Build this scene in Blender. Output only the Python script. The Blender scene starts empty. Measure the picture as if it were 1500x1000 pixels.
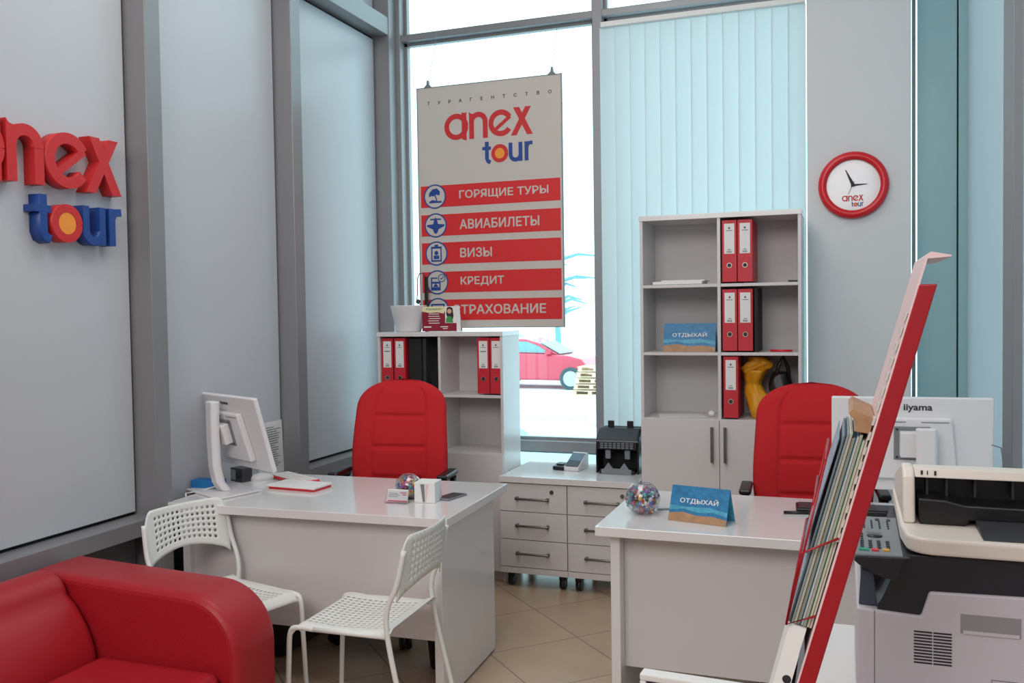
import bpy, bmesh, math, random
from mathutils import Matrix, Vector
random.seed(7)
PI = math.pi
R = math.radians
COL = bpy.context.scene.collection
SC = bpy.context.scene

# ------------------------------------------------------------------ materials
def lin(c):
    return tuple(((v / 255) / 12.92 if v / 255 <= .04045 else ((v / 255 + .055) / 1.055) ** 2.4) for v in c) + (1,)

def mat(name, rgb, rough=.5, metal=0, spec=.5, bump=0, bscale=200, var=0, vscale=6, emis=0, coat=0, aniso=None):
    m = bpy.data.materials.new(name); m.use_nodes = True
    nt = m.node_tree; b = nt.nodes['Principled BSDF']; c = lin(rgb)
    b.inputs['Base Color'].default_value = c
    b.inputs['Roughness'].default_value = rough; b.inputs['Metallic'].default_value = metal
    b.inputs['Specular IOR Level'].default_value = spec
    b.inputs['Coat Weight'].default_value = coat; b.inputs['Coat Roughness'].default_value = .08
    if emis:
        b.inputs['Emission Color'].default_value = c; b.inputs['Emission Strength'].default_value = emis
    tc = nt.nodes.new('ShaderNodeTexCoord')
    if var:
        n = nt.nodes.new('ShaderNodeTexNoise'); n.inputs['Scale'].default_value = vscale; n.inputs['Detail'].default_value = 3
        mx = nt.nodes.new('ShaderNodeMix'); mx.data_type = 'RGBA'
        mx.inputs[6].default_value = tuple(v * (1 - var) for v in c[:3]) + (1,)
        mx.inputs[7].default_value = tuple(min(1, v * (1 + var)) for v in c[:3]) + (1,)
        nt.links.new(tc.outputs['Object'], n.inputs['Vector'])
        nt.links.new(n.outputs['Fac'], mx.inputs[0]); nt.links.new(mx.outputs[2], b.inputs['Base Color'])
    if bump:
        n = nt.nodes.new('ShaderNodeTexNoise'); n.inputs['Scale'].default_value = bscale
        bp = nt.nodes.new('ShaderNodeBump'); bp.inputs['Strength'].default_value = bump; bp.inputs['Distance'].default_value = .002
        nt.links.new(tc.outputs['Object'], n.inputs['Vector'])
        nt.links.new(n.outputs['Fac'], bp.inputs['Height']); nt.links.new(bp.outputs['Normal'], b.inputs['Normal'])
    return m

def thin_glass(name, tint=(1, 1, 1), refl=.08, rough=.02):
    m = bpy.data.materials.new(name); m.use_nodes = True; nt = m.node_tree; nt.nodes.clear()
    o = nt.nodes.new('ShaderNodeOutputMaterial'); t = nt.nodes.new('ShaderNodeBsdfTransparent'); g = nt.nodes.new('ShaderNodeBsdfGlossy')
    t.inputs[0].default_value = (*tint, 1); g.inputs['Roughness'].default_value = rough
    lw = nt.nodes.new('ShaderNodeLayerWeight'); lw.inputs[0].default_value = .25
    mm = nt.nodes.new('ShaderNodeMath'); mm.operation = 'MULTIPLY_ADD'; mm.inputs[1].default_value = .55; mm.inputs[2].default_value = refl
    mm.use_clamp = True
    mx = nt.nodes.new('ShaderNodeMixShader')
    nt.links.new(lw.outputs['Facing'], mm.inputs[0]); nt.links.new(mm.outputs[0], mx.inputs[0])
    nt.links.new(t.outputs[0], mx.inputs[1]); nt.links.new(g.outputs[0], mx.inputs[2]); nt.links.new(mx.outputs[0], o.inputs[0])
    return m

def translucent(name, rgb, f=.5, trans=None):
    m = bpy.data.materials.new(name); m.use_nodes = True; nt = m.node_tree; nt.nodes.clear()
    o = nt.nodes.new('ShaderNodeOutputMaterial'); d = nt.nodes.new('ShaderNodeBsdfDiffuse'); t = nt.nodes.new('ShaderNodeBsdfTranslucent')
    mx = nt.nodes.new('ShaderNodeMixShader'); mx.inputs[0].default_value = f
    d.inputs[0].default_value = lin(rgb); t.inputs[0].default_value = lin(trans or rgb)
    nt.links.new(d.outputs[0], mx.inputs[1]); nt.links.new(t.outputs[0], mx.inputs[2]); nt.links.new(mx.outputs[0], o.inputs[0])
    return m

M = dict(
    panel=mat('wall_panel_white', (194, 198, 204), .32, spec=.4, var=.02, vscale=1.5),
    column=mat('painted_column', (216, 218, 220), .6, bump=.15, bscale=300, var=.015),
    alu=mat('grey_aluminium', (138, 138, 141), .38, metal=.25, var=.03),
    alu_dark=mat('dark_gap', (18, 19, 22), .7),
    lower=mat('lower_wall_grey', (96, 98, 102), .45, var=.04),
    backing=mat('backing', (60, 60, 62), .8),
    ceil=mat('ceiling_white', (225, 225, 225), .8),
    teal=mat('teal_spandrel', (150, 190, 196), .25, var=.04, coat=.4),
    lam=mat('white_laminate', (226, 224, 224), .16, spec=.55, coat=.35, var=.01),
    lam_d=mat('white_laminate_front', (214, 210, 210), .28, spec=.5, var=.015),
    lam_in=mat('laminate_inside', (208, 207, 209), .5),
    handle=mat('brushed_handle', (120, 116, 115), .35, metal=.8),
    red_fab=mat('red_chair_fabric', (194, 36, 42), .85, bump=.5, bscale=900, spec=.25, var=.05),
    red_lea=mat('red_leatherette', (164, 27, 38), .42, bump=.25, bscale=260, spec=.4, var=.05, vscale=3),
    red_binder=mat('red_binder', (200, 36, 52), .45, var=.04),
    red_plastic=mat('red_plastic', (214, 26, 38), .3),
    red_stand=mat('red_stand', (158, 14, 28), .35, var=.03),
    logo_red=mat('logo_red', (200, 38, 42), .45),
    logo_blue=mat('logo_blue', (24, 66, 140), .45),
    logo_orange=mat('logo_orange', (240, 150, 48), .45),
    banner=mat('banner_red', (212, 32, 36), .5),
    poster=mat('poster_white', (198, 192, 185), .5, var=.02),
    paper=mat('paper_white', (232, 232, 230), .7, var=.02),
    print=mat('print_grey', (90, 92, 98), .7),
    ink=mat('ink_dark', (38, 38, 44), .6),
    black=mat('black_plastic', (20, 20, 23), .35, var=.05),
    black_m=mat('black_matte', (26, 26, 29), .7),
    dgrey=mat('dark_grey_plastic', (52, 53, 58), .4),
    grey=mat('grey_plastic', (120, 126, 132), .4),
    steelring=mat('ring_metal', (190, 180, 170), .3, metal=.8),
    wmetal=mat('white_powder_coat', (228, 230, 226), .4, var=.02),
    mon=mat('white_monitor_plastic', (226, 224, 226), .35, var=.015),
    screen=mat('screen_black', (14, 15, 18), .1),
    prn=mat('printer_body', (204, 200, 208), .45, bump=.1, var=.02),
    prn_l=mat('printer_lid', (232, 224, 214), .4, var=.03),
    prn_d=mat('printer_dark', (30, 32, 40), .4),
    keys=mat('panel_keys', (25, 26, 30), .4),
    kpanel=mat('key_panel_grey', (126, 132, 138), .4),
    green=mat('green_key', (30, 150, 120), .4), redk=mat('red_key', (210, 50, 50), .4), yel=mat('yellow_key', (225, 165, 50), .4),
    sea=mat('sea_blue_print', (30, 118, 168), .4, var=.6, vscale=55),
    sea2=mat('sea_light_print', (70, 160, 190), .4, var=.5, vscale=70),
    pale=mat('pale_cover', (150, 172, 192), .35, var=.35, vscale=30),
    sand=mat('sand_print', (170, 130, 95), .5, var=.35, vscale=40),
    yellow=mat('yellow_bag', (216, 150, 20), .5, var=.15, vscale=12),
    maroon=mat('maroon_print', (140, 20, 48), .5), cream=mat('cream_print', (232, 222, 180), .5), skin=mat('skin_print', (225, 170, 150), .6),
    hair=mat('hair_print', (50, 25, 25), .6), greenp=mat('green_print', (60, 150, 80), .6),
    pink=mat('pale_pink_sheet', (228, 200, 200), .4, var=.04),
    page=mat('page_edges', (150, 158, 148), .6, var=.12, vscale=90),
    snow=mat('snow', (240, 246, 248), .9, var=.05, vscale=.6),
    slush=mat('slush', (200, 214, 216), .9, var=.12, vscale=1.5),
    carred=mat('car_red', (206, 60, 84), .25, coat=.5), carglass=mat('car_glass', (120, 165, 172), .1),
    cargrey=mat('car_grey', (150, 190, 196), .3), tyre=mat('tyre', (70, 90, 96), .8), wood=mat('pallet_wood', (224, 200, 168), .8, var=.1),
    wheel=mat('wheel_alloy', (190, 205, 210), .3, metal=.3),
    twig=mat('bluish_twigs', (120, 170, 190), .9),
    cloth_bl=mat('blue_box', (30, 120, 185), .5, var=.12, vscale=20),
    cable=mat('cable_white', (225, 225, 225), .5),
    clockface=mat('clock_face', (225, 226, 230), .25, coat=.6),
    glass=thin_glass('window_glass', (.97, 1, 1), .02),
    bowl=thin_glass('bowl_glass', (.96, .98, .98), .05),
    acrylic=thin_glass('acrylic', (.95, .95, .97), .06),
    frost=translucent('frosted_pane', (205, 212, 218), .54, (196, 202, 204)),
    blind=translucent('blind_fabric', (214, 220, 222), .38, (204, 216, 218)),
)
def floor_mat():
    m = bpy.data.materials.new('beige_floor_tiles'); m.use_nodes = True; nt = m.node_tree; b = nt.nodes['Principled BSDF']
    tc = nt.nodes.new('ShaderNodeTexCoord'); mp = nt.nodes.new('ShaderNodeMapping'); mp.inputs['Rotation'].default_value = (0, 0, R(45))
    mp.inputs['Location'].default_value = (.13, .2, 0)
    br = nt.nodes.new('ShaderNodeTexBrick'); br.offset = 0; br.inputs['Scale'].default_value = 1
    br.inputs['Brick Width'].default_value = .45; br.inputs['Row Height'].default_value = .45; br.inputs['Mortar Size'].default_value = .003
    br.inputs['Color1'].default_value = lin((194, 167, 140)); br.inputs['Color2'].default_value = lin((186, 160, 135)); br.inputs['Mortar'].default_value = lin((118, 104, 92))
    n = nt.nodes.new('ShaderNodeTexNoise'); n.inputs['Scale'].default_value = 5; n.inputs['Detail'].default_value = 6
    mx = nt.nodes.new('ShaderNodeMix'); mx.data_type = 'RGBA'; mx.blend_type = 'MULTIPLY'; mx.inputs[0].default_value = .35
    cr = nt.nodes.new('ShaderNodeValToRGB'); cr.color_ramp.elements[0].color = (.6, .6, .6, 1); cr.color_ramp.elements[0].position = .3; cr.color_ramp.elements[1].position = .7
    L = nt.links.new
    L(tc.outputs['Object'], mp.inputs[0]); L(mp.outputs[0], br.inputs[0]); L(tc.outputs['Object'], n.inputs[0]); L(n.outputs['Fac'], cr.inputs[0])
    L(br.outputs[0], mx.inputs[6]); L(cr.outputs[0], mx.inputs[7]); L(mx.outputs[2], b.inputs['Base Color'])
    b.inputs['Roughness'].default_value = .28
    return m
M['floor'] = floor_mat()

# ------------------------------------------------------------------ mesh kit
class B:
    def __init__(s, M4=None): s.bm = bmesh.new(); s.M = M4 or Matrix.Identity(4)
    def v(s, p): return s.bm.verts.new(s.M @ Vector(p))
    def face(s, vs, smooth=False):
        try: f = s.bm.faces.new(vs); f.smooth = smooth
        except ValueError: pass
    def box(s, x0, x1, y0, y1, z0, z1):
        a = [s.v((x, y, z)) for z in (z0, z1) for (x, y) in ((x0, y0), (x1, y0), (x1, y1), (x0, y1))]
        for f in ((3, 2, 1, 0), (4, 5, 6, 7), (0, 1, 5, 4), (1, 2, 6, 5), (2, 3, 7, 6), (3, 0, 4, 7)): s.face([a[i] for i in f])
        return s
    def prism(s, poly, a0, a1, axis='y', smooth=False):
        f = {'y': lambda p, a: (p[0], a, p[1]), 'x': lambda p, a: (a, p[0], p[1]), 'z': lambda p, a: (p[0], p[1], a)}[axis]
        A = [s.v(f(p, a0)) for p in poly]; Bv = [s.v(f(p, a1)) for p in poly]; n = len(poly)
        s.face(A); s.face(Bv[::-1])
        for i in range(n): s.face([A[i], A[(i + 1) % n], Bv[(i + 1) % n], Bv[i]], smooth)
        return s
    def tube(s, pts, r, n=10, caps=True, closed=False):
        pts = [Vector(p) for p in pts]; rings = []; N = len(pts); up = None
        for i, p in enumerate(pts):
            a = pts[(i - 1) % N] if closed else pts[max(i - 1, 0)]; b = pts[(i + 1) % N] if closed else pts[min(i + 1, N - 1)]
            t = (b - a).normalized()
            if up is None: up = Vector((0, 0, 1)) if abs(t.z) < .9 else Vector((1, 0, 0))
            x = t.cross(up).normalized(); up = x.cross(t).normalized()
            rr = r[i] if isinstance(r, (list, tuple)) else r
            rings.append([s.v(p + x * rr * math.cos(2 * PI * k / n) + up * rr * math.sin(2 * PI * k / n)) for k in range(n)])
        for i in range(N if closed else N - 1):
            q = rings[(i + 1) % N]
            for k in range(n): s.face([rings[i][k], rings[i][(k + 1) % n], q[(k + 1) % n], q[k]], True)
        if caps and not closed: s.face(rings[0][::-1]); s.face(rings[-1])
        return s
    def cyl(s, p0, p1, r, n=24): return s.tube([p0, p1], r, n)
    def lathe(s, prof, c=(0, 0, 0), n=32, axis='z'):
        f = {'z': lambda r, a, h: (c[0] + r * math.cos(a), c[1] + r * math.sin(a), c[2] + h),
             'y': lambda r, a, h: (c[0] + r * math.cos(a), c[1] + h, c[2] + r * math.sin(a)),
             'x': lambda r, a, h: (c[0] + h, c[1] + r * math.cos(a), c[2] + r * math.sin(a))}[axis]
        rings = []
        for r, h in prof:
            rings.append([s.v(f(0, 0, h))] * n if r < 1e-6 else [s.v(f(r, 2 * PI * k / n, h)) for k in range(n)])
        for a, b in zip(rings, rings[1:]):
            for k in range(n):
                q = []
                for w in (a[k], a[(k + 1) % n], b[(k + 1) % n], b[k]):
                    if w not in q: q.append(w)
                if len(q) > 2: s.face(q, True)
        return s
    def ball(s, c, r, n=12, sx=1, sy=1, sz=1):
        rings = []
        for i in range(n // 2 + 1):
            t = PI * i / (n // 2); rr = math.sin(t)
            rings.append([s.v((c[0], c[1], c[2] + sz * r * math.cos(t)))] * n if rr < 1e-6 else
                         [s.v((c[0] + sx * r * rr * math.cos(2 * PI * k / n), c[1] + sy * r * rr * math.sin(2 * PI * k / n), c[2] + sz * r * math.cos(t))) for k in range(n)])
        for a, b in zip(rings, rings[1:]):
            for k in range(n):
                q = []
                for w in (a[k], a[(k + 1) % n], b[(k + 1) % n], b[k]):
                    if w not in q: q.append(w)
                if len(q) > 2: s.face(q, True)
        return s
    def grid(s, nu, nv, f, smooth=True, closeu=False):
        V = [[s.v(f(i / nu, j / nv)) for i in range(nu + 1)] for j in range(nv + 1)]
        for j in range(nv):
            for i in range(nu): s.face([V[j][i], V[j][i + 1], V[j + 1][i + 1], V[j + 1][i]], smooth)
        return V
    def strip(s, pts, w, d0, d1):   # ribbon in the u,v plane, extruded along w-axis (local z)
        P = [Vector((p[0], p[1])) for p in pts]; Lf = []; Rt = []
        for i, p in enumerate(P):
            a = P[max(i - 1, 0)]; b = P[min(i + 1, len(P) - 1)]; t = (b - a).normalized(); nrm = Vector((-t.y, t.x))
            Lf.append(p + nrm * w / 2); Rt.append(p - nrm * w / 2)
        n = len(P)
        T = [[s.v((q.x, q.y, d)) for q in Q] for d in (d0, d1) for Q in (Lf, Rt)]
        for i in range(n - 1):
            s.face([T[2][i], T[3][i], T[3][i + 1], T[2][i + 1]]); s.face([T[0][i], T[0][i + 1], T[1][i + 1], T[1][i]])
            s.face([T[0][i], T[2][i], T[2][i + 1], T[0][i + 1]], n > 3); s.face([T[1][i], T[1][i + 1], T[3][i + 1], T[3][i]], n > 3)
        s.face([T[0][0], T[1][0], T[3][0], T[2][0]]); s.face([T[0][-1], T[2][-1], T[3][-1], T[1][-1]])
        return s
    def disc(s, c, r, d0, d1, n=32, r0=0):
        if r0:
            return s.strip([(c[0] + (r + r0) / 2 * math.cos(2 * PI * k / n), c[1] + (r + r0) / 2 * math.sin(2 * PI * k / n)) for k in range(n + 1)], r - r0, d0, d1)
        return s.prism([(c[0] + r * math.cos(2 * PI * k / n), c[1] + r * math.sin(2 * PI * k / n)) for k in range(n)], d0, d1, 'z')

def link(name, mesh, parent=None):
    o = bpy.data.objects.new(name, mesh); COL.objects.link(o)
    if parent is not None: o.parent = parent
    return o

def worldof(o):
    m = Matrix.Identity(4)
    while o is not None:
        m = Matrix.Translation(o.location) @ Matrix.Rotation(o.rotation_euler.z, 4, 'Z') @ m; o = o.parent
    return m

def part(name, b, m, parent=None, bevel=0, world=False, seg=2, label=None, merge=False, solid=0):
    if world and parent is not None: b.bm.transform(worldof(parent).inverted())
    if merge: bmesh.ops.remove_doubles(b.bm, verts=b.bm.verts, dist=1e-5)
    bmesh.ops.recalc_face_normals(b.bm, faces=b.bm.faces)
    me = bpy.data.meshes.new(name); b.bm.to_mesh(me); b.bm.free()
    me.materials.append(M[m] if isinstance(m, str) else m)
    o = link(name, me, parent)
    if solid:
        md = o.modifiers.new('s', 'SOLIDIFY'); md.thickness = solid; md.offset = 0
    if bevel:
        md = o.modifiers.new('b', 'BEVEL'); md.width = bevel; md.segments = seg; md.limit_method = 'ANGLE'; md.angle_limit = R(40); md.harden_normals = False
    if label: o['label'] = label
    return o

def tag(o, label, cat, group=None):
    o['label'] = label; o['category'] = cat
    if group: o['group'] = group
    return o

def thing(name, label, cat, loc=(0, 0, 0), rz=0, group=None):
    o = link(name, None); o.location = loc; o.rotation_euler = (0, 0, rz); o.empty_display_size = .05
    return tag(o, label, cat, group)

def solo(name, b, m, label, cat, group=None, origin=None, **k):
    if origin: b.bm.transform(Matrix.Translation(-Vector(origin)))
    o = part(name, b, m, None, **k)
    if origin: o.location = origin
    return tag(o, label, cat, group)

def struct(name, b, m, parent=None, **k):
    o = part(name, b, m, parent, **k); o['kind'] = 'structure'; return o

def sroot(name):
    o = link(name, None); o['kind'] = 'structure'; return o

def dup(root, loc, rz=0, label=None, group=None):
    r = root.copy(); COL.objects.link(r); r.location = loc; r.rotation_euler = (0, 0, rz)
    if label: r['label'] = label
    if group: r['group'] = group
    for ch in list(root.children):
        c = ch.copy(); COL.objects.link(c); c.parent = r
        for g in list(ch.children):
            d = g.copy(); COL.objects.link(d); d.parent = c
    return r

# frames for flat lettering: local x = reading direction, local y = up, local z = out of the surface
def frame_back(x, y, z):   # on a surface facing -Y
    return Matrix(((1, 0, 0, x), (0, 0, -1, y), (0, 1, 0, z), (0, 0, 0, 1)))
def frame_left(x, y, z):   # on a surface facing +X
    return Matrix(((0, 0, 1, x), (1, 0, 0, y), (0, 1, 0, z), (0, 0, 0, 1)))

def stagger(bm, vec, step=2.5e-5):
    """lift every separate piece a hair above the last so that no two faces coincide"""
    seen = set(); k = 0
    for v in bm.verts:
        if v in seen: continue
        st = [v]; seen.add(v)
        while st:
            q = st.pop()
            q.co += vec * (step * (k % 9))
            for e in q.link_edges:
                o = e.other_vert(q)
                if o not in seen: seen.add(o); st.append(o)
        k += 1

def text(name, s, m, parent, F, w=None, h=None, depth=.0006, bold=0, spacing=1, align='l', world=True):
    """lettering fitted to width w and height h, lower left at the frame's origin"""
    cu = bpy.data.curves.new('t', 'FONT'); cu.body = s; cu.size = 1; cu.extrude = .0005; cu.space_character = spacing; cu.resolution_u = 4
    t = bpy.data.objects.new('t', cu); COL.objects.link(t)
    dg = bpy.context.evaluated_depsgraph_get(); me = bpy.data.meshes.new_from_object(t.evaluated_get(dg))
    bpy.data.objects.remove(t)
    jr = random.Random(3)
    for v in me.vertices:       # overlapping outlines inside one glyph must not coincide
        if v.co.z > 0: v.co.z += jr.random() * .00022
    if bold:   # heavier strokes: slightly shifted copies of the same outlines
        bm = bmesh.new(); sh = bold * 1.15
        for k, (dx, dy) in enumerate(((0, 0), (-sh, 0), (sh, 0), (0, -sh), (0, sh), (-sh * .7, sh * .7), (sh * .7, sh * .7), (-sh * .7, -sh * .7), (sh * .7, -sh * .7))):
            n0 = len(bm.verts); bm.from_mesh(me); bm.verts.ensure_lookup_table()
            for v in bm.verts[n0:]: v.co.x += dx; v.co.y += dy; v.co.z += .00012 * k
        stagger(bm, Vector((0, 0, 1)), 3e-5)
        bm.to_mesh(me); bm.free()
    xs = [v.co.x for v in me.vertices]; ys = [v.co.y for v in me.vertices]
    x0, x1, y0, y1 = min(xs), max(xs), min(ys), max(ys)
    sy = (h / (y1 - y0)) if h else w / (x1 - x0)
    sx = (w / (x1 - x0)) if w else sy
    me.transform(Matrix.Diagonal((sx, sy, depth / .001, 1)) @ Matrix.Translation((-x0, -y0, 0)))
    me.transform(F)
    if world and parent is not None: me.transform(worldof(parent).inverted())
    me.name = name; me.materials.clear(); me.materials.append(M[m])
    return link(name, me, parent)

def arc(cx, cy, r, a0, a1, n=20): return [(cx + r * math.cos(R(a0 + (a1 - a0) * k / n)), cy + r * math.sin(R(a0 + (a1 - a0) * k / n))) for k in range(n + 1)]

def logo(F, H, depth, parent, world=True, skip=''):
    """'anex tour' lettering; u runs 0..3.43 H"""
    S = F @ Matrix.Diagonal((H, H, 1, 1)); sw = .19; tw = .145
    def mk(nm, m, shapes, lab, par=parent):
        b = B(S)
        for i, sh in enumerate(shapes):
            e = depth * (1 - .01 * i)
            if sh[0] == 's': b.strip(sh[1], sh[2], 0, e)
            elif sh[0] == 'p': b.prism(sh[1], 0, e, 'z')
            elif sh[0] == 'd': b.disc(sh[1], sh[2], 0, sh[3])
            elif sh[0] == 'r': b.disc(sh[1], sh[2], 0, e, r0=sh[3])
        return part(nm, b, m, par, world=world, label=lab)
    mk('letter', 'logo_red', [('r', (.46, .49), .48, .29), ('p', [(.68, 0.02), (.87, -.04), (.87, 1.0), (.80, .97), (.68, 1.0)])], 'red letter a')
    mk('letter', 'logo_red', [('s', arc(1.34, .60, .27, 0, 180), sw), ('p', [(.975, 0), (1.165, 0), (1.165, .9), (1.03, .93), (.975, 1.0)]), ('s', [(1.61, 0), (1.61, .61)], sw)], 'red letter n')
    mk('letter', 'logo_red', [('s', arc(2.22, .49, .385, 30, 325, 30), sw), ('s', [(1.97, .24), (2.58, .70)], .13)], 'red letter e')
    mk('letter', 'logo_red', [('p', [(2.60, 0), (2.82, 0), (3.38, 1.0), (3.16, 1.0)]), ('p', [(3.22, 0), (3.44, 0), (2.93, 1.0), (2.70, 1.0)])], 'red letter x')
    y = -.93
    mk('letter', 'logo_blue', [('s', [(1.66, y + .78), (1.66, y + .16), (1.70, y + .07), (1.80, y + .03)], tw), ('s', [(1.48, y + .54), (1.82, y + .54)], .12)], 'blue letter t')
    o = mk('letter', 'logo_red', [('r', (2.16, y + .33), .33, .19)], 'red ring letter o with orange centre')
    mk('letter_center', 'logo_orange', [('d', (2.16, y + .33), .21, depth * .97)], 'orange disc', o if False else parent)
    mk('letter', 'logo_blue', [('s', arc(2.77, y + .25, .19, 180, 360), tw), ('s', [(2.58, y + .24), (2.58, y + .68)], tw), ('s', [(2.96, y), (2.96, y + .68)], tw)], 'blue letter u')
    mk('letter', 'logo_blue', [('s', [(3.19, y), (3.19, y + .68)], tw), ('s', [(3.19, y + .48), (3.27, y + .62), (3.42, y + .63)], tw * .95)], 'blue letter r')

# ------------------------------------------------------------------ ROOM SHELL
WX, GY, RX = -2.8, 5.3, .6
ZC = 4.3
struct('floor', B().box(-3.2, 1.0, -2.6, 5.46, -.1, 0), 'floor')
struct('ceiling', B().box(-3.2, 1.0, -2.6, 5.5, ZC, ZC + .1), 'ceil')
struct('wall_rear', B().box(-3.2, 1.0, -2.7, -2.6, 0, ZC), 'column')
# left wall: opaque white panels in an aluminium grid
wl = sroot('wall_left')
struct('backing', B().box(-3.0, -2.82, -2.6, 5.5, 0, ZC), 'alu_dark', wl)
ys = [-2.6, -1.2, -.1, .9, 1.97, 3.04, 4.10, 5.20]
for a, b in zip(ys, ys[1:]):
    y0, y1 = a + .085 if a > -2.5 else a, b - .012
    struct('panel', B().box(-2.82, WX, y0, y1, .722, 3.27), 'panel', wl, bevel=.003)
    struct('panel', B().box(-2.82, WX, y0, y1, 3.41, ZC), 'panel', wl, bevel=.003)
    struct('panel', B().box(-2.82, WX - .005, y0, y1, .05, .63), 'lower', wl, bevel=.003)
for y in ys[1:]:
    struct('post', B().box(-2.82, -2.695, y, y + .09, 0, ZC), 'alu', wl, bevel=.003)
struct('rail', B().box(-2.82, -2.70, -2.6, 5.3, .64, .708), 'alu', wl, bevel=.003)
struct('rail', B().box(-2.82, -2.70, -2.6, 5.3, 3.288, 3.40), 'alu', wl, bevel=.003)
# window wall (faces -Y)
struct('trim_1', B().box(-2.82, -2.665, 5.29, 5.43, 0, ZC), 'alu', bevel=.003)        # corner post
struct('trim_2', B().box(-1.402, -1.342, 5.30, 5.43, 0, ZC), 'alu', bevel=.003)       # mullion
struct('trim_3', B().box(-2.67, .33, 5.305, 5.43, 3.27, 3.312), 'alu', bevel=.003)    # transom
struct('trim_4', B().box(-2.67, .33, 5.305, 5.43, .675, .738), 'alu', bevel=.003)     # sill rail
struct('trim_5', B().box(-2.67, .33, 5.32, 5.43, 0, .06), 'alu', bevel=.003)
for i, (x0, x1, z0, z1) in enumerate(((-2.665, -1.402, .738, 3.27), (-1.342, .36, .738, 3.27), (-2.665, -1.402, 3.312, ZC), (-1.342, .36, 3.312, ZC), (-2.665, -1.402, .06, .675), (-1.342, .36, .06, .675))):
    w = sroot('window_%d' % (i + 1))
    struct('pane', B().box(x0, x1, 5.375, 5.381, z0, z1), 'glass', w)
    g = B()
    g.box(x0, x1, 5.36, 5.40, z0, z0 + .018); g.box(x0, x1, 5.36, 5.40, z1 - .018, z1); g.box(x0, x0 + .018, 5.36, 5.40, z0, z1); g.box(x1 - .018, x1, 5.36, 5.40, z0, z1)
    struct('bead', g, 'alu', w)
struct('wall_back', B().box(-.188, .328, 5.2, 5.35, 0, ZC), 'column', bevel=.004)       # clock column
t = sroot('wall_niche')
struct('spandrel', B().box(.366, .556, 5.32, 5.44, 0, ZC), 'teal', t, bevel=.003)
struct('spandrel', B().box(.562, .62, 5.30, 5.44, 0, ZC), 'teal', t, bevel=.003)
struct('gap', B().box(.55, .57, 5.40, 5.43, 0, ZC), 'alu_dark', t)
wr = sroot('wall_right')
q = B().box(.62, .8, -2.6, 1.9, 0, ZC); q.box(.62, .8, 5.3, 5.5, 0, ZC); q.box(.62, .8, 1.9, 5.3, 0, .30)
struct('backing', q, 'backing', wr)
for a, b in ((-.3, 1.67), (-2.6, -.53)):
    struct('panel', B().box(RX, .62, a, b, 0, ZC), 'panel', wr, bevel=.003)
for a in (3.72, 1.67, -.53): struct('post', B().box(.572, .64, a + .005, a + .225, 0, ZC), 'alu', wr, bevel=.003)
for i, (a, b) in enumerate(((3.95, 5.3), (1.9, 3.72))):
    struct('panel', B().box(RX, .62, a, b, 0, .30), 'panel', wr, bevel=.003)
    w = sroot('window_%d' % (7 + i))
    struct('frosted_pane', B().box(RX + .004, RX + .010, a, b, .30, ZC), 'frost', w)

# ------------------------------------------------------------------ OUTSIDE
GZ = -.75
struct('ground', B().box(-40, 30, 5.47, 70, GZ - .2, GZ), 'snow')
sb = B()
for (x, y, rx, ry) in ((-4.6, 15.5, 1.0, .35), (-5.2, 13.0, .8, .3), (-4.0, 17.5, .9, .4), (-6.2, 18.5, 1.1, .5)):
    sb.ball((x, y, GZ), 1, 20, rx, ry, .06)
o = part('slush', sb, 'slush'); o['kind'] = 'stuff'; tag(o, 'grey slush tracks on the snowy ground outside', 'slush')

def car(name, label, loc, body, glass, rz=0, s=1):
    c = thing(name, label, 'car', loc, rz)
    # local: nose at +x, length 4.3, y width 1.75, z up
    P = [(-2.1, .35), (-2.15, .75), (-2.05, 1.0), (-1.5, 1.08), (.45, 1.02), (1.1, .98), (1.5, .88), (1.66, .70), (1.70, .35), (1.65, .26), (-1.75, .26)]
    part('body', B().prism(P, -.87, .87), body, c, bevel=.07, seg=3)
    P = [(-1.85, 1.04), (-1.35, 1.38), (-.85, 1.47), (-.25, 1.46), (.2, 1.33), (.80, 1.0)]
    part('cabin', B().prism(P, -.74, .74), body, c, bevel=.06, seg=3)
    for sy in (-1, 1):
        for q in ([(-1.45, 1.07), (-1.1, 1.33), (-.78, 1.39), (-.55, 1.39), (-.5, 1.07)], [(-.42, 1.07), (-.47, 1.39), (-.2, 1.385), (.14, 1.27), (.52, 1.05)]):
            part('side_window', B().prism(q, sy * .735, sy * .752), glass, c)
        b = B()
        b.box(-.62, -.48, sy * .872, sy * .885, .86, .885); b.box(.45, .6, sy * .74, sy * .98, 1.02, 1.12)
        part('mirror', b, body, c)
        for x in (-1.3, 1.2):
            t = part('wheel', B().cyl((x, sy * .68, .32), (x, sy * .9, .32), .33, 28), 'tyre', c)
            part('rim', B().cyl((x, sy * .89, .32), (x, sy * .91, .32), .22, 20), 'wheel', t)
    part('windscreen', B().prism([(.21, 1.345), (.80, 1.02), (.82, 1.03), (.23, 1.36)], -.66, .66), glass, c)
    c.scale = (s, s, s)
    return c
car('parked_car', 'red car parked in the snow beyond the window', (-8.55, 26.0, GZ), 'carred', 'carglass', R(-2))
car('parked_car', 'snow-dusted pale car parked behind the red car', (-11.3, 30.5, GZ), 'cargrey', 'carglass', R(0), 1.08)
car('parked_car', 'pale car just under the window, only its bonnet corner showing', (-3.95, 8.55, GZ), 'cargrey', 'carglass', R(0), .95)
pt = None
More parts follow.
